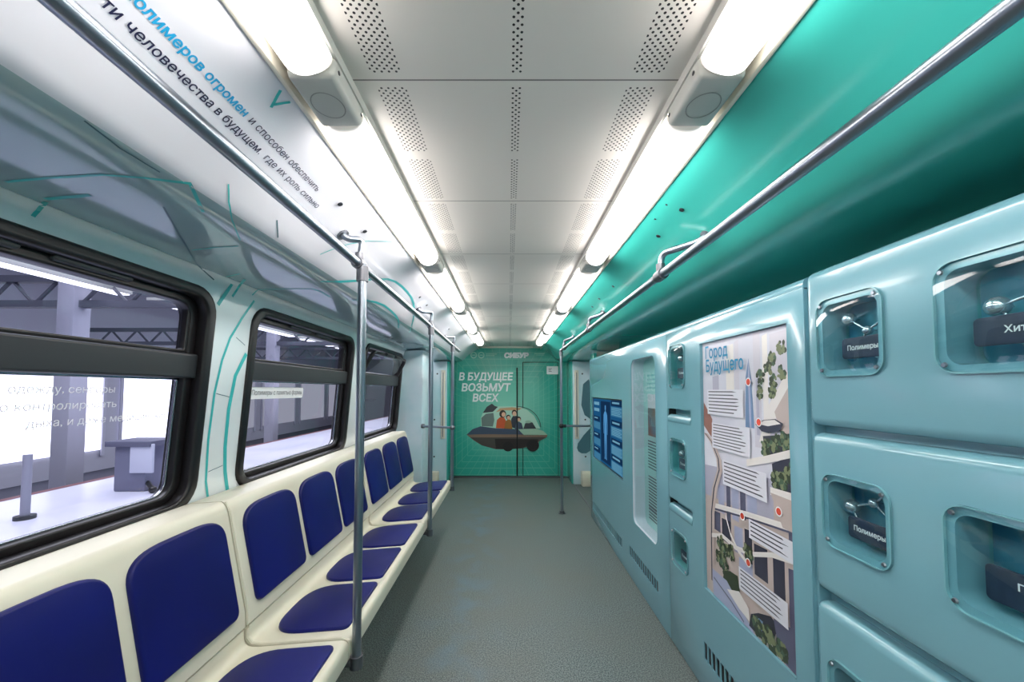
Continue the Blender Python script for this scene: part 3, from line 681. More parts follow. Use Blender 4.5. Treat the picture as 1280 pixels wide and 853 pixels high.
# ---------------------------------------------------------------- poles and handrails
def arc_pts(pts, r=.04, n=6):
    pts = [Vector(p) for p in pts]; out = [pts[0]]
    for a, b, c in zip(pts, pts[1:], pts[2:]):
        d1 = (a - b).normalized(); d2 = (c - b).normalized(); p, q = b + d1 * r, b + d2 * r
        for k in range(n + 1):
            t = k / n; out.append(p * (1 - t) ** 2 + b * 2 * t * (1 - t) + q * t * t)
    return out + [pts[-1]]
RL = lambda y: Vector((-.592, y, 1.945 - .011 * y)); RR_ = lambda y: Vector((.617, y, 1.897))
for side, R_, ya, yb, lab in ((-1, RL, -2.35, 4.72, 'steel overhead handrail along the left side, in front of the white slogan panel'), (1, RR_, -2.35, 4.71, 'steel overhead handrail along the right side, below the green panel')):
    mb = MB(); mb.tube([R_(ya), R_(yb)], .0165, 14); mb.ball(R_(yb), .0165)
    h = mb.build('handrail', M['steel'], None, smooth=60); tag(h, lab, 'handrail', 'overhead handrails')
    for y, yp, s in (((1.56, 1.517, 2.428), (3.0, 2.87, 2.41), (4.25, 4.2, 2.386)) if side < 0 else ((1.6, 1.43, 2.367), (3.06, 2.94, 2.39), (4.45, 4.28, 2.396))):
        p = on_wall(yp, s, 0); n = (on_wall(yp, s, .05) - p)
        if side > 0: p = Vector((-p.x + 2 * XC, p.y, p.z)); n.x = -n.x
        q = R_(y)
        mid = Vector((q.x + (.012 if side < 0 else -.0), y, max(p.z, q.z + .085) - .0))
        if side > 0: mid = Vector((q.x + .004, y, q.z + .088)); pre = p + n * .5
        else: pre = p + n * .6
        mb = MB(); mb.tube(arc_pts([p, pre, mid, q + Vector((0, 0, .01))], .035), .0125, 10)
        b = mb.build('bracket', M['steel'], h, smooth=60)
        mb = MB(); mb.tube([p, p + n * .12], .024, 14); mb.build('wall_flange', M['steel_dark'], b)
        mb = MB(); mb.tube([q + Vector((0, -.03, 0)), q + Vector((0, .03, 0))], .023, 14).tube([q, q + Vector((0, 0, .045))], .0175, 12); mb.build('clamp', M['steel_dark'], b)
def pole(name, x, y, z0, z1, lab, top, foot):
    mb = MB(); mb.tube([(x, y, z0), (x, y, z1)], .0165, 16)
    o = mb.build(name, M['steel'], None, smooth=60); tag(o, lab, 'pole', 'upright grab poles')
    mb = MB(); mb.tube([(x, y, z1 - .07), (x, y, z1 - .012)], .0225, 14); mb.build('top_clamp', M['steel_dark'], o)
    if foot == 'seat':
        mb = MB(); mb.tube([(x, y, z0 - .004), (x, y, z0 + .04)], .024, 14).box(x - .05, x, y - .018, y + .018, z0 + .004, z0 + .03, .004); mb.build('foot_clamp', M['steel_dark'], o)
    else:
        mb = MB(); mb.tube([(x, y, z0 + .0), (x, y, z0 + .03)], .028, 14).tube([(x, y, z0), (x, y, z0 + .008)], .04, 16); mb.build('foot_flange', M['steel_dark'], o)
    return o
pole('grab_pole', -.578, 1.555, .385, RL(1.555).z, 'steel grab pole at the near end of the middle bench, tallest in view', 1, 'seat')
pole('grab_pole', -.58, 2.965, .37, RL(2.965).z, 'steel grab pole fixed to the front edge of the farthest bench', 1, 'seat')
p = pole('grab_pole', -.585, 4.15, .40, RL(4.15).z, 'steel grab pole at the far end of the farthest bench, beside the door pillar', 1, 'seat')
R1 = MB(); R1.tube([(-.585, 4.15, 1.04), (-.955, 4.40, 1.035)], .013, 12); r = R1.build('side_rail', M['steel'], p, smooth=60)
mb = MB(); mb.ball((-.585, 4.15, 1.04), .028); mb.build('joint', M['steel_dark'], r)
mb = MB(); mb.tube([(-.93, 4.393, 1.035), (-.957, 4.40, 1.035)], .024, 12); mb.build('wall_flange', M['steel_dark'], r)
p = pole('grab_pole', .617, 4.69, 0.0, 1.897, 'steel grab pole right of the teal end doors, standing on the floor', 1, 'floor')
R1 = MB(); R1.tube([(.617, 4.69, 1.01), (.985, 4.69, 1.01)], .013, 12); r = R1.build('side_rail', M['steel'], p, smooth=60)
mb = MB(); mb.ball((.617, 4.69, 1.01), .03).tube([(.62, 4.69, 1.01), (.67, 4.69, 1.01)], .02, 12); mb.build('joint', M['rubber'], r)

# ---------------------------------------------------------------- exhibition cabinets on the right
FX = .93
cmap = lambda x0: (lambda a, b, c: Vector((x0 - c, a, b)))    # a along the car, b up, c out towards the aisle
ND = .078
def niche(mb, outline, depth, x0, mi=0, back=True):
    n = len(outline); A = [mb.bm.verts.new((x0, a, b)) for a, b in outline]; B_ = [mb.bm.verts.new((x0 + depth, a, b)) for a, b in outline]
    for k in range(n): mb.bm.faces.new((A[k], A[(k + 1) % n], B_[(k + 1) % n], B_[k])).material_index = mi
    if back: mb.bm.faces.new(B_).material_index = mi + 1
M['niche'] = mat('niche_teal', (86, 160, 166), .35)
M['niche_back'] = mat('niche_blue_print', (40, 116, 148), .4, col2=(84, 158, 176), nscale=9)
M['plate'] = mat('slate_name_plate', (38, 52, 76), .45)
M['pearl'] = mat('silvery_ball', (196, 212, 220), .12, .75)
M['glassy'] = mat('blue_glossy_ball', (70, 130, 160), .05, .3, coat=.6)
def port(cab, yc, zc, wd, ht, x0):
    """round-cornered display niche with a screwed clear cover"""
    mb = MB(); ol = rr(yc - wd / 2 + .019, yc + wd / 2 - .019, zc - ht / 2 + .019, zc + ht / 2 - .019, .03)
    niche(mb, ol, FX + ND - x0, max(x0, 0) if x0 < FX + ND else FX + ND - .004); mb.build('display_niche', [M['niche'], M['niche_back']], cab, smooth=40, recalc=False)
    cv = slab(rr(yc - wd / 2, yc + wd / 2, zc - ht / 2, zc + ht / 2, .042), [], .006, cmap(FX - .004), bev=.0015).build('clear_cover', M['acrylic'], cab)
    rim = slab(rr(yc - wd / 2, yc + wd / 2, zc - ht / 2, zc + ht / 2, .042), [rr(yc - wd / 2 + .003, yc + wd / 2 - .003, zc - ht / 2 + .003, zc + ht / 2 - .003, .039)], .0065, cmap(FX - .004)).build('cover_edge', M['cover_edge'], cv)
    for sy in (-1, 1):
        for sz in (-1, 1):
            c = Vector((FX - .0065, yc + sy * (wd / 2 - .020), zc + sz * (ht / 2 - .020)))
            mb = MB(); mb.tube([c, c + Vector((-.004, 0, 0))], [.0062, .0045], 10); mb.build('screw', M['steel'], cv)
M['cover_edge'] = mat('cover_edge', (120, 176, 186), .15)
def port_hole(yc, zc, wd, ht): return rr(yc - wd / 2 + .019, yc + wd / 2 - .019, zc - ht / 2 + .019, zc + ht / 2 - .019, .03)
SHAPES = [([(-.045, .05), (.0, .012), (.05, .045), (-.04, -.06), (.03, -.055), (.055, -.0)], [(0, 1), (1, 2), (1, 3), (3, 4), (2, 5)]),
          ([(-.055, .015), (0.0, .04), (.03, .075), (.05, .01), (-.03, -.06), (.02, -.055)], [(0, 1), (1, 2), (1, 3), (0, 4), (4, 5)]),
          ([(-.03, .065), (.0, -.01), (.045, .02), (.055, -.02), (-.05, -.045), (-.02, -.07)], [(0, 1), (1, 2), (2, 3), (1, 4), (4, 5)])]
def exhibit(yc, zc, wd, ht, body, label, si, lead=1):
    t = thing('molecule_model', label, 'model', (FX + ND - .002, yc, zc - ht / 2 + .02), 'molecule models in the display niches')
    pts, rods = SHAPES[si % 3]; xb = FX + ND; k = wd / .215 * 1.12
    P = [Vector((FX + .046 + .008 * (j % 3), yc - a * k, zc + b)) for j, (a, b) in enumerate(pts)]
    for j, p in enumerate(P):
        r = (.020, .014, .016, .012, .015, .011)[j] * (1 if si % 2 else .95)
        mb = MB(); mb.ball(p, r, u=16, v=10).tube([p, (xb, p.y, p.z)], .002, 6); mb.build('ball', M['glassy'] if j % 4 == 3 else M['pearl'], t, smooth=60)
    for a, b in rods:
        mb = MB(); mb.tube([P[a], P[b]], .0032, 8); mb.build('rod', M['pearl'], t, smooth=60)
    pw, ph = wd * .62, .058 if '\n' not in body else .07
    y_c = yc - wd * .06 + (.04 if wd > .3 else 0); z_c = zc - .035
    pl = slab(rr(y_c - pw / 2, y_c + pw / 2, z_c - ph / 2, z_c + ph / 2, .010), [], .006, cmap(FX + .029), bev=.0015).build('name_plate', M['plate'], t)
    mb = MB()
    for dy in (-pw * .3, pw * .3): mb.tube([(FX + .030, y_c + dy, z_c), (xb, y_c + dy, z_c)], .004, 8)
    mb.build('standoff', M['pearl'], pl)
    n = len(body.split('\n')); z_t = z_c - .006 + (n - 1) * .0095
    text(body, .019, lambda a, b, c: Vector((FX + .0255 - c, y_c + (.015 if wd > .3 else 0) - a, z_t + b)), 'lettering', M['white'], pl, width=(.078 if wd > .3 else .092), align='CENTER', bold=.0004)
def vent(y0, y1, z0, z1, n):
    st = (y1 - y0) / n; return [rr(y0 + st * (k + .12), y0 + st * (k + .88) , z0, z1, .004, 2) for k in range(n)]

# --- nearest cabinet: three bulging tiers
CA, CB = -.40, 1.245
cab = thing('display_cabinet', 'nearest turquoise display cabinet of three bulging tiers with clear round-cornered niches', 'cabinet', (1.1, .45, 0), 'turquoise display cabinets')
ports_a = []
tiers = [(1.322, 1.795, 1.582, .228), (.832, 1.302, 1.085, .21), (.12, .802, .565, .205)]
for k, (za, zb, zc, ht) in enumerate(tiers):
    hs = [port_hole(1.086, zc, .214, ht), port_hole(.69, zc, .345, ht + .01)]
    rt = .03
    body = MB(); body.box(FX, FX + .07, CA, CB, za, zb, .03 if k else .026, seg=5); cut = MB()
    for q in hs: slab(q, [], .4, cmap(FX + .03), mb=cut)
    carve(body, cut, 'tier_front', M['cabinet'], cab)
    ports_a += [(1.086, zc, .214, ht), (.69, zc, .345, ht + .01)]
mb = MB(); mb.box(FX + .03, 1.25, CA, CA + .02, 0, 1.78).box(FX + .074, 1.25, CB - .02, CB, 0, 1.78).box(FX + .05, 1.25, CA, CB, 1.76, 1.785).box(FX + .074, 1.25, CA, CB, .02, .04)
mb.box(FX + .05, FX + .06, CA + .02, CB - .001, 1.295, 1.33, mi=1).box(FX + .05, FX + .06, CA + .02, CB - .001, .795, .84, mi=1).box(FX + .02, FX + .06, CA, CB, 0, .13, mi=1).box(FX + .014, FX + .074, CB - .008, CB + .0026, 0, 1.77, mi=1)
mb.build('carcass', [M['cabinet_dark'], M['cabinet']], cab)
for q in ports_a: port(cab, *q, x0=FX + .069)
# --- middle cabinet: tall city poster and a column of three niches
CC = 2.35
cab2 = thing('display_cabinet', 'middle turquoise display cabinet framing the tall city poster and three small niches', 'cabinet', (1.1, 1.8, 0), 'turquoise display cabinets')
ports_b = [(2.203, z, .205, h_) for z, h_ in ((1.56, .245), (1.058, .212), (.558, .20))]
grips = [(1.255, 1.325), (.748, .818)]
PA, PB, PZ0, PZ1 = 1.328, 1.936, .492, 1.655
hs = [port_hole(*q) for q in ports_b] + [rr(PA, PB, PZ0, PZ1, .002, 1)] + [rr(2.045, 2.335, a, b, .012, 3) for a, b in grips] + vent(1.40, 1.955, .155, .235, 15)
body = MB(); body.box(FX, FX + .0055, CB + .003, CC - .002, .004, 1.756, .002, seg=2); cut = MB()
for q in hs: slab(q, [], .4, cmap(FX + .03), mb=cut)
carve(body, cut, 'front_panel', M['cabinet'], cab2)
TOP = lambda a, b: MB().extrude_y([(FX, 1.756)] + bez([(FX, 1.762), (FX, 1.79), (FX + .036, 1.79)], 7) + [(1.25, 1.79), (1.25, 1.752), (FX + .02, 1.752)], a, b).build('top_panel', M['cabinet'], None, smooth=50)
def own(o, p): o.parent = p; o.matrix_parent_inverse = Matrix.Translation(-p.location)
own(TOP(CB + .003, CC - .002), cab2)
mb = MB(); mb.box(FX + .0056, 1.25, CB + .003, CB + .02, .01, 1.75, mi=1).box(FX + .012, 1.25, CC - .02, CC - .002, .01, 1.75).box(FX + .05, 1.25, CB + .003, CC - .002, 1.74, 1.75).box(1.2, 1.22, CB + .02, CC - .02, .02, 1.74).box(FX + .05, 1.25, CB + .02, CC - .02, .01, .02)
mb.build('carcass', [M['cabinet_dark'], M['cabinet']], cab2)
mb = MB(); mb.box(FX + .0058, FX + .0115, 1.39, 1.965, .145, .245); mb.build('vent_shade', M['black'], cab2)  # black plate added for the shade inside the slots
for q in ports_b: port(cab2, *q, x0=FX + .0053)
slab(rr(PA - .012, PB + .012, PZ0 - .012, PZ1 + .012, .002, 1), [rr(PA, PB, PZ0, PZ1, .001, 1)], .009, cmap(FX + .0098)).build('poster_frame', M['cabinet'], cab2)
for a, b in grips:
    mb = MB(); mb.box(FX + .045, FX + .06, 2.03, 2.345, a - .01, b + .01)
    mb.tube([(FX + .026, 2.046, a + .008), (FX + .026, 2.334, a + .008)], .030, 20); mb.build('grip_roll', M['cabinet'], cab2, smooth=60)
# --- far cabinet: glazed text niche, screen, grilles
CD = 4.57
cab3 = thing('display_cabinet', 'farthest turquoise display cabinet with a tall slot niche and a blue screen', 'cabinet', (1.1, 3.4, 0), 'turquoise display cabinets')
VA, VB, VZ0, VZ1 = 2.535, 3.035, .445, 1.655
SA, SB, SZ0, SZ1 = 3.283, 4.462, .692, 1.352
hs = [rr(VA, VB, VZ0, VZ1, .065), rr(SA, SB, SZ0, SZ1, .003, 1)] + vent(2.53, 3.13, .165, .235, 14) + vent(3.33, 4.46, .13, .205, 26)
body = MB(); body.box(FX, FX + .0055, CC + .002, CD, .004, 1.756, .002, seg=2); cut = MB()
for q in hs: slab(q, [], .4, cmap(FX + .03), mb=cut)
carve(body, cut, 'front_panel', M['cabinet'], cab3)
own(TOP(CC + .002, CD), cab3)
mb = MB(); mb.box(FX + .012, 1.25, CC + .002, CC + .02, .01, 1.75).box(FX + .012, 1.25, CD - .02, CD, .01, 1.75).box(FX + .05, 1.25, CC + .002, CD, 1.74, 1.75).box(1.2, 1.22, CC + .02, CD - .02, .02, 1.74).box(FX + .05, 1.25, CC + .02, CD - .02, .01, .02)
mb.build('carcass', M['cabinet_dark'], cab3)
slab(rr(SA - .012, SB + .012, SZ0 - .012, SZ1 + .012, .002, 1), [rr(SA, SB, SZ0, SZ1, .001, 1)], .007, cmap(FX + .0088)).build('screen_frame', M['cabinet'], cab3)
mb = MB(); mb.box(FX + .0058, FX + .009, 3.56, 4.47, .12, .215); mb.build('grille_backing', mat('grille_mesh', (96, 116, 110), .6), cab3)
mb = MB(); mb.box(FX + .0058, FX + .009, 3.33, 3.555, .12, .215); mb.build('vent_shade', M['black'], cab3)  # dark interior of these slots, put in as a black sheet
mb = MB(); mb.box(FX + .0058, FX + .009, 2.52, 3.14, .155, .245); mb.build('vent_shade', M['black'], cab3)  # same black sheet for the shade behind the near slots
mb = MB(); niche(mb, rr(VA, VB, VZ0, VZ1, .065), .0895, FX + .0053); mb.build('slot_niche', [mat('white_niche_lining', (214, 220, 232), .35), mat('pale_teal_backing', (168, 208, 206), .4)], cab3, smooth=40, recalc=False)
slab(rr(VA + .005, VB - .005, VZ0 + .005, VZ1 - .005, .06), [], .005, cmap(FX + .016)).build('clear_pane', M['acrylic'], cab3)
nx = FX + .0935
mb = MB()
for z0, n in ((1.055, 10), (.80, 12), (.585, 5)):
    for k in range(n): mb.box(nx - .001, nx, VA + .05 + random.uniform(0, .06), VB - .09, z0 - k * .021, z0 - k * .021 + .009)
for k in range(4): mb.box(nx - .001, nx, VA + .05 + random.uniform(0, .05), VB - .09, 1.53 - k * .03, 1.53 - k * .03 + .012, mi=1)
mb.box(nx - .001, nx, VA + .05, VA + .18, 1.565, 1.60, mi=2)
mb.build('printed_text', [M['grey_ink'], mat('teal_grey_print', (120, 178, 180), .5), M['plate']], cab3, smooth=0)
mb = MB(); mb.box(nx - .002, nx, VA + .04, VB - .10, 1.10, 1.40); ph_ = mb.build('printed_photo', mat('rusty_landscape_print', (120, 76, 66), .5, col2=(86, 110, 128), nscale=7), cab3)
mb = MB(); mb.box(nx - .003, nx - .002, VA + .04, VB - .10, 1.30, 1.40); mb.build('photo_caption', mat('pink_white_print', (206, 200, 208), .5), ph_)
# gap shadow joints are real: cabinets stand 4 mm apart

# --- screen set in the far cabinet
scr = MB(); scr.box(FX + .012, FX + .045, SA + .002, SB - .002, SZ0 + .002, SZ1 - .002, .002)
s_o = scr.build('screen', mat('screen_bezel', (14, 20, 34), .3)); tag(s_o, 'wide blue display screen with a glowing human figure set in the farthest cabinet', 'screen')
sw, shh = SB - SA, SZ1 - SZ0
smap = lambda a, b, c: Vector((FX + .0115 - c, SB - a * sw, SZ1 - b * shh))
def em(n, c, e): return emit_mat(n, c, e)
mb = MB(); E_ = [em('screen_blue', (30, 88, 134), .8), em('screen_pale', (116, 172, 200), .8), em('screen_dark', (22, 52, 86), .8), em('screen_glow', (82, 150, 206), .85), em('screen_mid', (66, 128, 164), .8)]
mb.poly([(.02, .02), (.98, .02), (.98, .98), (.02, .98)], smap, 0, 0)
mb.poly([(.32, .05), (.64, .05), (.64, .95), (.32, .95)], smap, .0004, 2)
for b0, b1 in ((.07, .12), (.17, .22)): mb.poly([(.05, b0), (.26, b0), (.26, b1), (.05, b1)], smap, .0006, 1)
for b0 in (.30, .56, .79):
    mb.poly([(.03, b0), (.28, b0), (.28, b0 + .08), (.03, b0 + .08)], smap, .0005, 2)
    mb.poly([(.06, b0 + .02), (.2, b0 + .02), (.2, b0 + .04), (.06, b0 + .04)], smap, .0008, 1)
    mb.poly([(.03, b0 + .09), (.29, b0 + .09), (.29, b0 + .2), (.03, b0 + .2)], smap, .0005, 4)
for b0 in (.02, .29, .54, .76):
    mb.poly([(.66, b0), (.98, b0), (.98, b0 + .08), (.66, b0 + .08)], smap, .0005, 2)
    mb.poly([(.70, b0 + .025), (.9, b0 + .025), (.9, b0 + .05), (.70, b0 + .05)], smap, .0008, 1)
    mb.poly([(.66, b0 + .09), (.98, b0 + .09), (.98, b0 + .22), (.66, b0 + .22)], smap, .0005, 4)
    for k in range(5): mb.poly([(.68, b0 + .105 + k * .022), (.95 - .03 * (k % 2), b0 + .105 + k * .022), (.95 - .03 * (k % 2), b0 + .114 + k * .022), (.68, b0 + .114 + k * .022)], smap, .0008, 1)
half = [(0, .10), (.022, .115), (.024, .16), (.012, .19), (.05, .215), (.075, .25), (.085, .40), (.078, .53), (.062, .53), (.062, .40), (.05, .30), (.045, .42), (.05, .52), (.048, .68), (.04, .86), (.05, .90), (.012, .90), (.012, .70), (0, .56)]
k_ = .8
mb.poly([(.48 + a * k_, b) for a, b in half] + [(.48 - a * k_, b) for a, b in half[::-1][1:-1]], smap, .0008, 3)
mb.build('screen_picture', E_, s_o, smooth=0, recalc=False)
mb = MB(); mb.box(FX + .045, FX + .06, 3.5, 4.2, .85, 1.2).box(FX + .06, 1.21, 3.8, 3.9, .98, 1.08); mb.build('mount', M['bar'], s_o)

# --- city poster set in the middle cabinet
pm = MB(); pm.box(FX + .014, FX + .045, PA + .001, PB - .001, PZ0 + .001, PZ1 - .001)
po = pm.build('poster', mat('poster_paper', (224, 226, 236), .38, col2=(206, 208, 222), nscale=4)); tag(po, 'tall city of the future poster with red dots set in the middle cabinet', 'poster')
mb = MB(); mb.box(FX + .045, 1.205, 1.55, 1.7, .9, 1.2); mb.build('mount', M['bar'], po)
pw_, ph2 = PB - PA, PZ1 - PZ0
pmap = lambda a, b, c: Vector((FX + .0138 - c, PB - a * pw_, PZ1 - b * ph2))
PC = [(206, 204, 216), (178, 178, 198), (110, 140, 180), (78, 104, 84), (56, 70, 52), (128, 138, 104), (150, 104, 92), (232, 228, 226), (196, 182, 178), (96, 98, 124), (60, 62, 80), (168, 176, 206), (140, 190, 206), (50, 52, 66)]
PMt = [mat('poster_colour', c, .4) for c in PC]
pic = MB(); LAY = [0]
def pp(pts, mi, l=None):
    LAY[0] += 1; q = [(min(.995, max(.005, a)), min(.997, max(.003, b))) for a, b in pts]
    pic.poly(q, pmap, .0004 + .000006 * LAY[0] if l is None else l, mi)
def strip(pts, wd, mi):
    for (a, b), (c, d) in zip(pts, pts[1:]): pp([(a, b - wd), (c, d - wd), (c, d + wd), (a, b + wd)], mi)
def tree(a, b, r):
    for k in range(22):
        t0, rd = random.uniform(0, 6.28), r * .62 * math.sqrt(random.random()); aa, bb = a + rd * math.cos(t0), b + rd * .52 * math.sin(t0) * 1.15
        q = r * random.uniform(.16, .34)
        pp([(aa + q * math.cos(t) * random.uniform(.7, 1.15), bb + q * .55 * math.sin(t) * random.uniform(.7, 1.15)) for t in [j * math.pi / 4 for j in range(8)]], random.choice((3, 4, 4, 4)) if k < 12 else random.choice((3, 5, 5, 4)))
# lower city background, haze above
pp([(0, .5), (1, .46), (1, 1), (0, 1)], 1); pp([(0, .62), (1, .6), (1, 1), (0, 1)], 8)
for a, b, c, d, mi in ((.66, .0, .73, .38, 0), (.75, .02, .8, .33, 7), (.82, .02, .99, .30, 0), (.34, .03, .44, .2, 7), (.15, .14, .24, .2, 1), (.45, .02, .5, .22, 0), (.68, .16, .71, .34, 1), (.2, .56, .28, .66, 11), (.31, .55, .36, .68, 9), (.38, .55, .46, .66, 11), (.48, .54, .54, .64, 9), (.56, .55, .66, .62, 11), (.1, .67, .22, .74, 9), (.24, .68, .36, .76, 10), (.4, .68, .5, .77, 11), (.52, .67, .6, .8, 10), (.82, .52, .93, .64, 8), (.94, .5, 1, .66, 9), (.8, .7, .9, .88, 10), (.93, .71, 1, .9, 9), (.62, .7, .75, .8, 10), (.45, .78, .6, .84, 11)):
    pp([(a, b), (c, b - .005), (c, d), (a, d)], mi)
pp([(.56, .32), (.575, .15), (.61, .086), (.634, .15), (.655, .32)], 2); pp([(.60, .15), (.612, .086), (.62, .15), (.625, .32), (.605, .32)], 11)   # slender tower
pp([(.70, .36), (.80, .24), (1, .12), (1, .20), (.86, .28), (.78, .36)], 7)
pp([(.85, .26), (1, .17), (1, .36), (.93, .36)], 8)
for a, b in ((.924, .064), (.834, .099), (.804, .127), (.918, .144), (.849, .17), (.84, .203), (.728, .149), (.724, .199)): tree(a, b, .055)
pp([(.012, .244), (.138, .309), (.121, .382), (.004, .339)], 6)
pp([(.74, .34), (1, .32), (1, .40), (.76, .405)], 10)
for a, b in ((.763, .367), (.862, .351), (.915, .338), (.762, .38), (.848, .365), (.927, .345), (.983, .345)): tree(a, b, .06)
pp([(.82, .42), (1, .38), (1, .49), (.83, .5)], 10)
for a, b in ((.853, .465), (.932, .447), (.983, .419), (.90, .47)): tree(a, b, .065)
strip([(.569, .441), (.78, .41), (1.0, .374)], .012, 7); strip([(.145, .646), (.36, .63), (.572, .614), (.8, .60), (1.0, .588)], .009, 7); strip([(.145, .66), (.572, .627), (1, .60)], .003, 9)
strip([(.80, .505), (1, .50)], .012, 7); pp([(.8, .51), (1, .51), (1, .6), (.9, .6)], 8)
cv = [(.0, .37), (.10, .40), (.19, .46), (.20, .50), (.12, .58), (.075, .68), (.065, .80), (.06, .95)]
for (a, b), (c, d) in zip(cv, cv[1:]): pp([(a, b), (a + .07, b), (c + .07, d), (c, d)], 8); pp([(a + .02, b), (a + .035, b), (c + .035, d), (c + .02, d)], 10)
strip([(.1, .77), (.25, .745), (.42, .755), (.6, .74), (.8, .70), (1, .68)], .008, 7); strip([(.3, .66), (.36, .72), (.45, .76), (.55, .78)], .007, 7)
for a, b in ((.221, .779), (.303, .785), (.362, .784), (.27, .80), (.562, .743), (.276, .853), (.2, .84)): tree(a, b, .07)
pp([(.24, .919), (.27, .87), (.347, .854), (.44, .85), (.462, .90), (.40, .925)], 4)
pp([(.1, .90), (.3, .90), (.62, 1.0), (.11, 1.0)], 11); strip([(.12, .93), (.35, .96), (.5, .99)], .003, 9)
pp([(.3, .93), (.45, .9), (.56, .93), (.56, .97), (.45, .96)], 7)
pp([(.556, .985), (.58, .94), (.657, .915), (.777, .891), (.845, .904), (.80, .95), (.7, .99)], 13); pp([(.6, .96), (.66, .93), (.70, .93), (.68, .98)], 2)
pp([(.8, .89), (1, .87), (1, 1), (.85, .99)], 9)
for a, b in ((.713, .965), (.798, .97), (.866, .965), (.639, .96), (.76, .95)): tree(a, b, .07)
# flying ship at the second dot
pp([(.678, .305), (.76, .288), (.867, .281), (.931, .292), (.904, .316), (.80, .327), (.737, .325)], 10); pp([(.70, .303), (.77, .289), (.86, .284), (.91, .294), (.80, .306)], 7)
pic.build('printed_city', PMt, po, smooth=0, recalc=False)
text('Город', .078, lambda a, b, c: pmap(.065 + a / pw_, .066 - b / ph2, .0075 + c), 'headline_lettering', mat('blue_headline', (28, 140, 184), .5), po, width=.19, bold=.0012)
text('Будущего', .078, lambda a, b, c: pmap(.07 + a / pw_, .120 - b / ph2, .0075 + c), 'headline_lettering', bpy.data.materials['blue_headline'], po, width=.30, bold=.0012)
M['caption'] = mat('caption_box', (226, 228, 238), .45)
for (a, b, c, d), n in (((.085, .192, .555, .29), 7), ((.145, .322, .62, .42), 8), ((.285, .455, .775, .546), 6), ((.585, .625, .99, .688), 4), ((.46, .81, .93, .886), 5)):
    mb = MB(); mb.poly([(a, b), (c, b), (c, d), (a, d)], pmap, .0062, 0)
    st = (d - b) / (n + .6)
    for k in range(n): mb.poly([(a + .02, b + st * (k + .45)), (c - .03 - random.uniform(0, .10), b + st * (k + .45)), (c - .03 - random.uniform(0, .08), b + st * (k + .76)), (a + .02, b + st * (k + .76))], pmap, .0068, 1)
    mb.build('caption_box', [M['caption'], M['grey_ink']], po, smooth=0, recalc=False)
M['dot'] = mat('red_dot', (232, 84, 62), .4)
for a, b in ((.62, .166), (.717, .297), (.517, .628), (.879, .556), (.571, .774)):
    mb = MB(); cir = lambda r: [(a + r / pw_ * math.cos(t), b + r / ph2 * math.sin(t)) for t in [k * math.pi / 10 for k in range(20)]]
    mb.poly(cir(.017), pmap, .0070, 1); mb.poly(cir(.0125), pmap, .0074, 0); mb.build('red_marker', [M['dot'], M['white']], po, smooth=0, recalc=False)

# --- molecule models behind the covers
rows = ('top', 'middle', 'bottom')
for k in range(3):
    exhibit(*ports_a[2 * k], ('Полимеры', 'Полимеры', 'Полимеры')[k], 'ball and rod molecule with a slate name plate, small %s niche of the nearest cabinet' % rows[k], k)
    if k < 2: exhibit(*ports_a[2 * k + 1], ('Хитозан', 'Поли-м\nак')[k], 'molecule with slate name plate reading %s, wide %s niche of the nearest cabinet' % (('Хитозан', 'Поли-м')[k], rows[k]), k + 1)
    exhibit(*ports_b[k], 'Полимеры', 'small molecule model in the %s niche beside the city poster' % rows[k], k)

# ---------------------------------------------------------------- depot hall outside the windows
M['platform'] = mat('pale_platform', (216, 216, 232), .3, col2=(196, 198, 218), nscale=.8)
structure(MB().box(-6.6, -1.55, -3, 34, -.35, -.02).box(-6.72, -6.6, -3, 34, -.35, -.015, mi=1).build('floor_platform', [M['platform'], mat('platform_edge', (120, 80, 84), .6)]))
structure(MB().box(-14, -1.4, -4, 36, -1.4, -1.3).build('floor_trackbed', mat('track_bed', (70, 70, 84), .9)))
structure(MB().box(-14.2, -14, -4, 36, -1.3, 6).build('wall_hall', mat('hall_wall', (186, 186, 200), .8)))
structure(MB().box(-14.2, -1.6, 36, 36.2, -1.3, 6).build('wall_hall_far', mat('hall_end_wall', (150, 150, 164), .8)))
structure(MB().box(-14.2, -1.4, -4, 36, 6, 6.2).build('ceiling_hall', mat('hall_roof', (128, 129, 142), .8)))
gl2 = emit_mat('hall_window_dim', (206, 206, 224), .55 * HALL)
gl = emit_mat('hall_window_light', (236, 236, 255), 3.2 * HALL)
M['hallframe'] = mat('hall_window_frame', (196, 196, 212), .6)
for k in range(9):
    y = -2 + k * 4.1
    wv = structure(MB().box(-14.0, -13.95, y, y + 3.4, -.6, 2.1).build('window_%d' % (k + 4), gl if k < 5 else gl2))  # glowing panes added to stand in for the glare beyond the platform
    mb = MB(); mb.box(-13.95, -13.9, y - .1, y, -.8, 2.2).box(-13.95, -13.9, y + 3.4, y + 3.5, -.8, 2.2).box(-13.95, -13.9, y, y + 3.4, 2.1, 2.2); structure(mb.build('window_frame', M['hallframe'], wv))
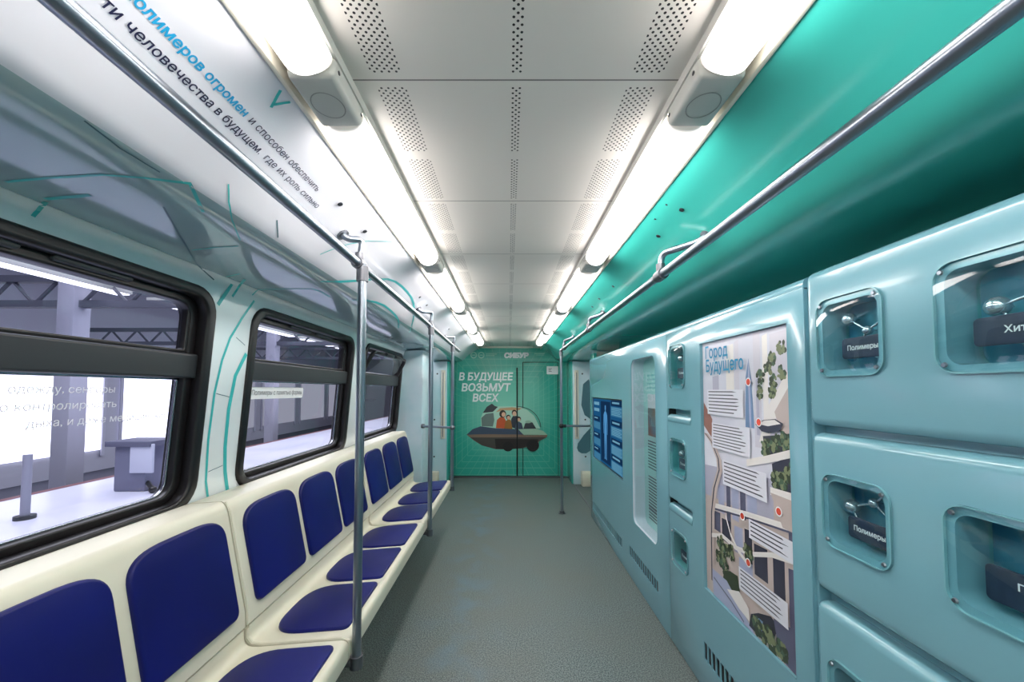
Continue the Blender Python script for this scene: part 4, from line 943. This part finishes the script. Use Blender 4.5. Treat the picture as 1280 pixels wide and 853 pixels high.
for k in range(3):
    mb = MB(); mb.box(-14.0, -1.7, 0, 0, 0, 0) if False else mb
    y = 6.9 + 6 * k
    mb.box(-7.9, -7.6, y, y + .3, -1.3, 6, .02)
    c = mb.build('hall_column', mat('grey_column', (170, 169, 184), .6)); tag(c, 'grey hall column outside the windows, %s from the train' % ('nearest', 'second', 'third')[k], 'column', 'hall columns')
    mb = MB()
    for z in (2.9, 3.35): mb.box(-13.9, -1.7, y + .08, y + .22, z, z + .12)
    for j in range(14):
        x = -13.5 + j * .84; mb.tube([(x, y + .15, 2.96), (x + .42, y + .15, 3.4)], .03, 6).tube([(x + .42, y + .15, 3.4), (x + .84, y + .15, 2.96)], .03, 6)
    t = mb.build('roof_truss', mat('truss_grey', (84, 85, 98), .6)); tag(t, 'grey steel roof truss of the depot hall, %s one' % ('nearest', 'middle', 'farthest')[k], 'truss', 'roof trusses')
    mb = MB(); mb.box(-7.75, -7.6, y + .1, y + .2, 3.4, 6); mb.build('hanger', M['bar'], t)
tube_e = emit_mat('hall_tube_light', (240, 240, 255), 5.0 * HALL)
for k in range(6):
    y = 2.2 + 2.9 * k
    mb = MB(); mb.box(-7.35, -7.05, y, y + 2.3, 3.215, 3.31, .01); t = mb.build('hall_lamp', M['lampbody'])
    mb = MB(); mb.box(-7.32, -7.08, y + .03, y + 2.27, 3.20, 3.217); mb.build('tube', tube_e, t)
    mb = MB(); mb.tube([(-7.2, y + .3, 3.3), (-7.2, y + .3, 5.99)], .012, 6).tube([(-7.2, y + 2.0, 3.3), (-7.2, y + 2.0, 5.99)], .012, 6); mb.build('suspension_rod', M['bar'], t)
    tag(t, 'long white tube lamp hanging in the hall outside, %s of the row' % ('nearest', 'second', 'third', 'fourth', 'fifth', 'farthest')[k], 'lamp', 'hall lamps')
# ticket machine like cabinet, bollard and a railing on the platform
mb = MB(); mb.box(-5.65, -5.2, 5.75, 6.15, -.02, .62, .02)
t = mb.build('platform_cabinet', mat('machine_grey', (112, 112, 134), .5)); tag(t, 'grey service cabinet with a pale front standing on the platform outside', 'cabinet')
mb = MB(); mb.box(-5.75, -5.1, 5.70, 6.2, .62, .70, .01); mb.build('top', mat('machine_top', (96, 96, 116), .5), t)
mb = MB(); mb.box(-5.4, -5.08, 5.72, 5.76, .25, .66, .005); mb.build('front_plate', mat('machine_plate', (196, 198, 214), .4), t)
mb = MB(); mb.tube([(-5.05, 5.7, .04), (-5.2, 5.8, .1)], .03, 8).ball((-5.02, 5.68, .03), .05); mb.build('hose', M['rubber'], t)
mb = MB(); mb.tube([(-5.45, 4.55, -.02), (-5.45, 4.55, .70)], .04, 12); o = mb.build('post', mat('post_grey', (150, 150, 164), .4)); tag(o, 'thin grey post standing on the platform outside the nearest window', 'post')
mb = MB(); mb.tube([(-5.45, 4.55, -.02), (-5.45, 4.55, .02)], .09, 14); mb.build('base', M['bar'], o)
# another train standing on the far track
t = thing('train', 'dark undercarriage and body of another train beyond the platform edge', 'train', (-9.4, 2.5, -1.3))
mb = MB(); mb.box(-10.8, -8.2, -2.5, 5.2, 0.75, 2.9, .15, seg=3); mb.build('body', mat('train_body', (158, 164, 190), .3), t)
mb = MB()
for k in range(6): mb.box(-8.22, -8.18, -2.2 + k * 1.22, -1.3 + k * 1.22, 1.5, 2.4, .02)
mb.build('window', M['bar'], t)
mb = MB(); mb.box(-10.4, -8.5, 2.2, 4.9, -.75, .72, .04).box(-8.55, -8.3, 2.0, 5.0, .45, .72); mb.build('undercarriage', mat('under_dark', (66, 66, 84), .7), t)
for y in (2.6, 4.3):
    mb = MB(); mb.tube([(-8.55, y, -.75), (-8.4, y, -.75)], .45, 24); mb.build('wheel', mat('wheel_dark', (54, 52, 66), .5), t)
# added fill lights that brighten the hall, without fixtures of their own
for k in range(3):
    ld = bpy.data.lights.new('hall_fill', 'AREA'); ld.energy = 700 * HALL; ld.size = 6; ld.shape = 'SQUARE'; ld.color = (.92, .93, 1)
    lo = bpy.data.objects.new('hall_fill', ld); COL.objects.link(lo); lo.location = (-5.0, 3 + 8 * k, 5.9)
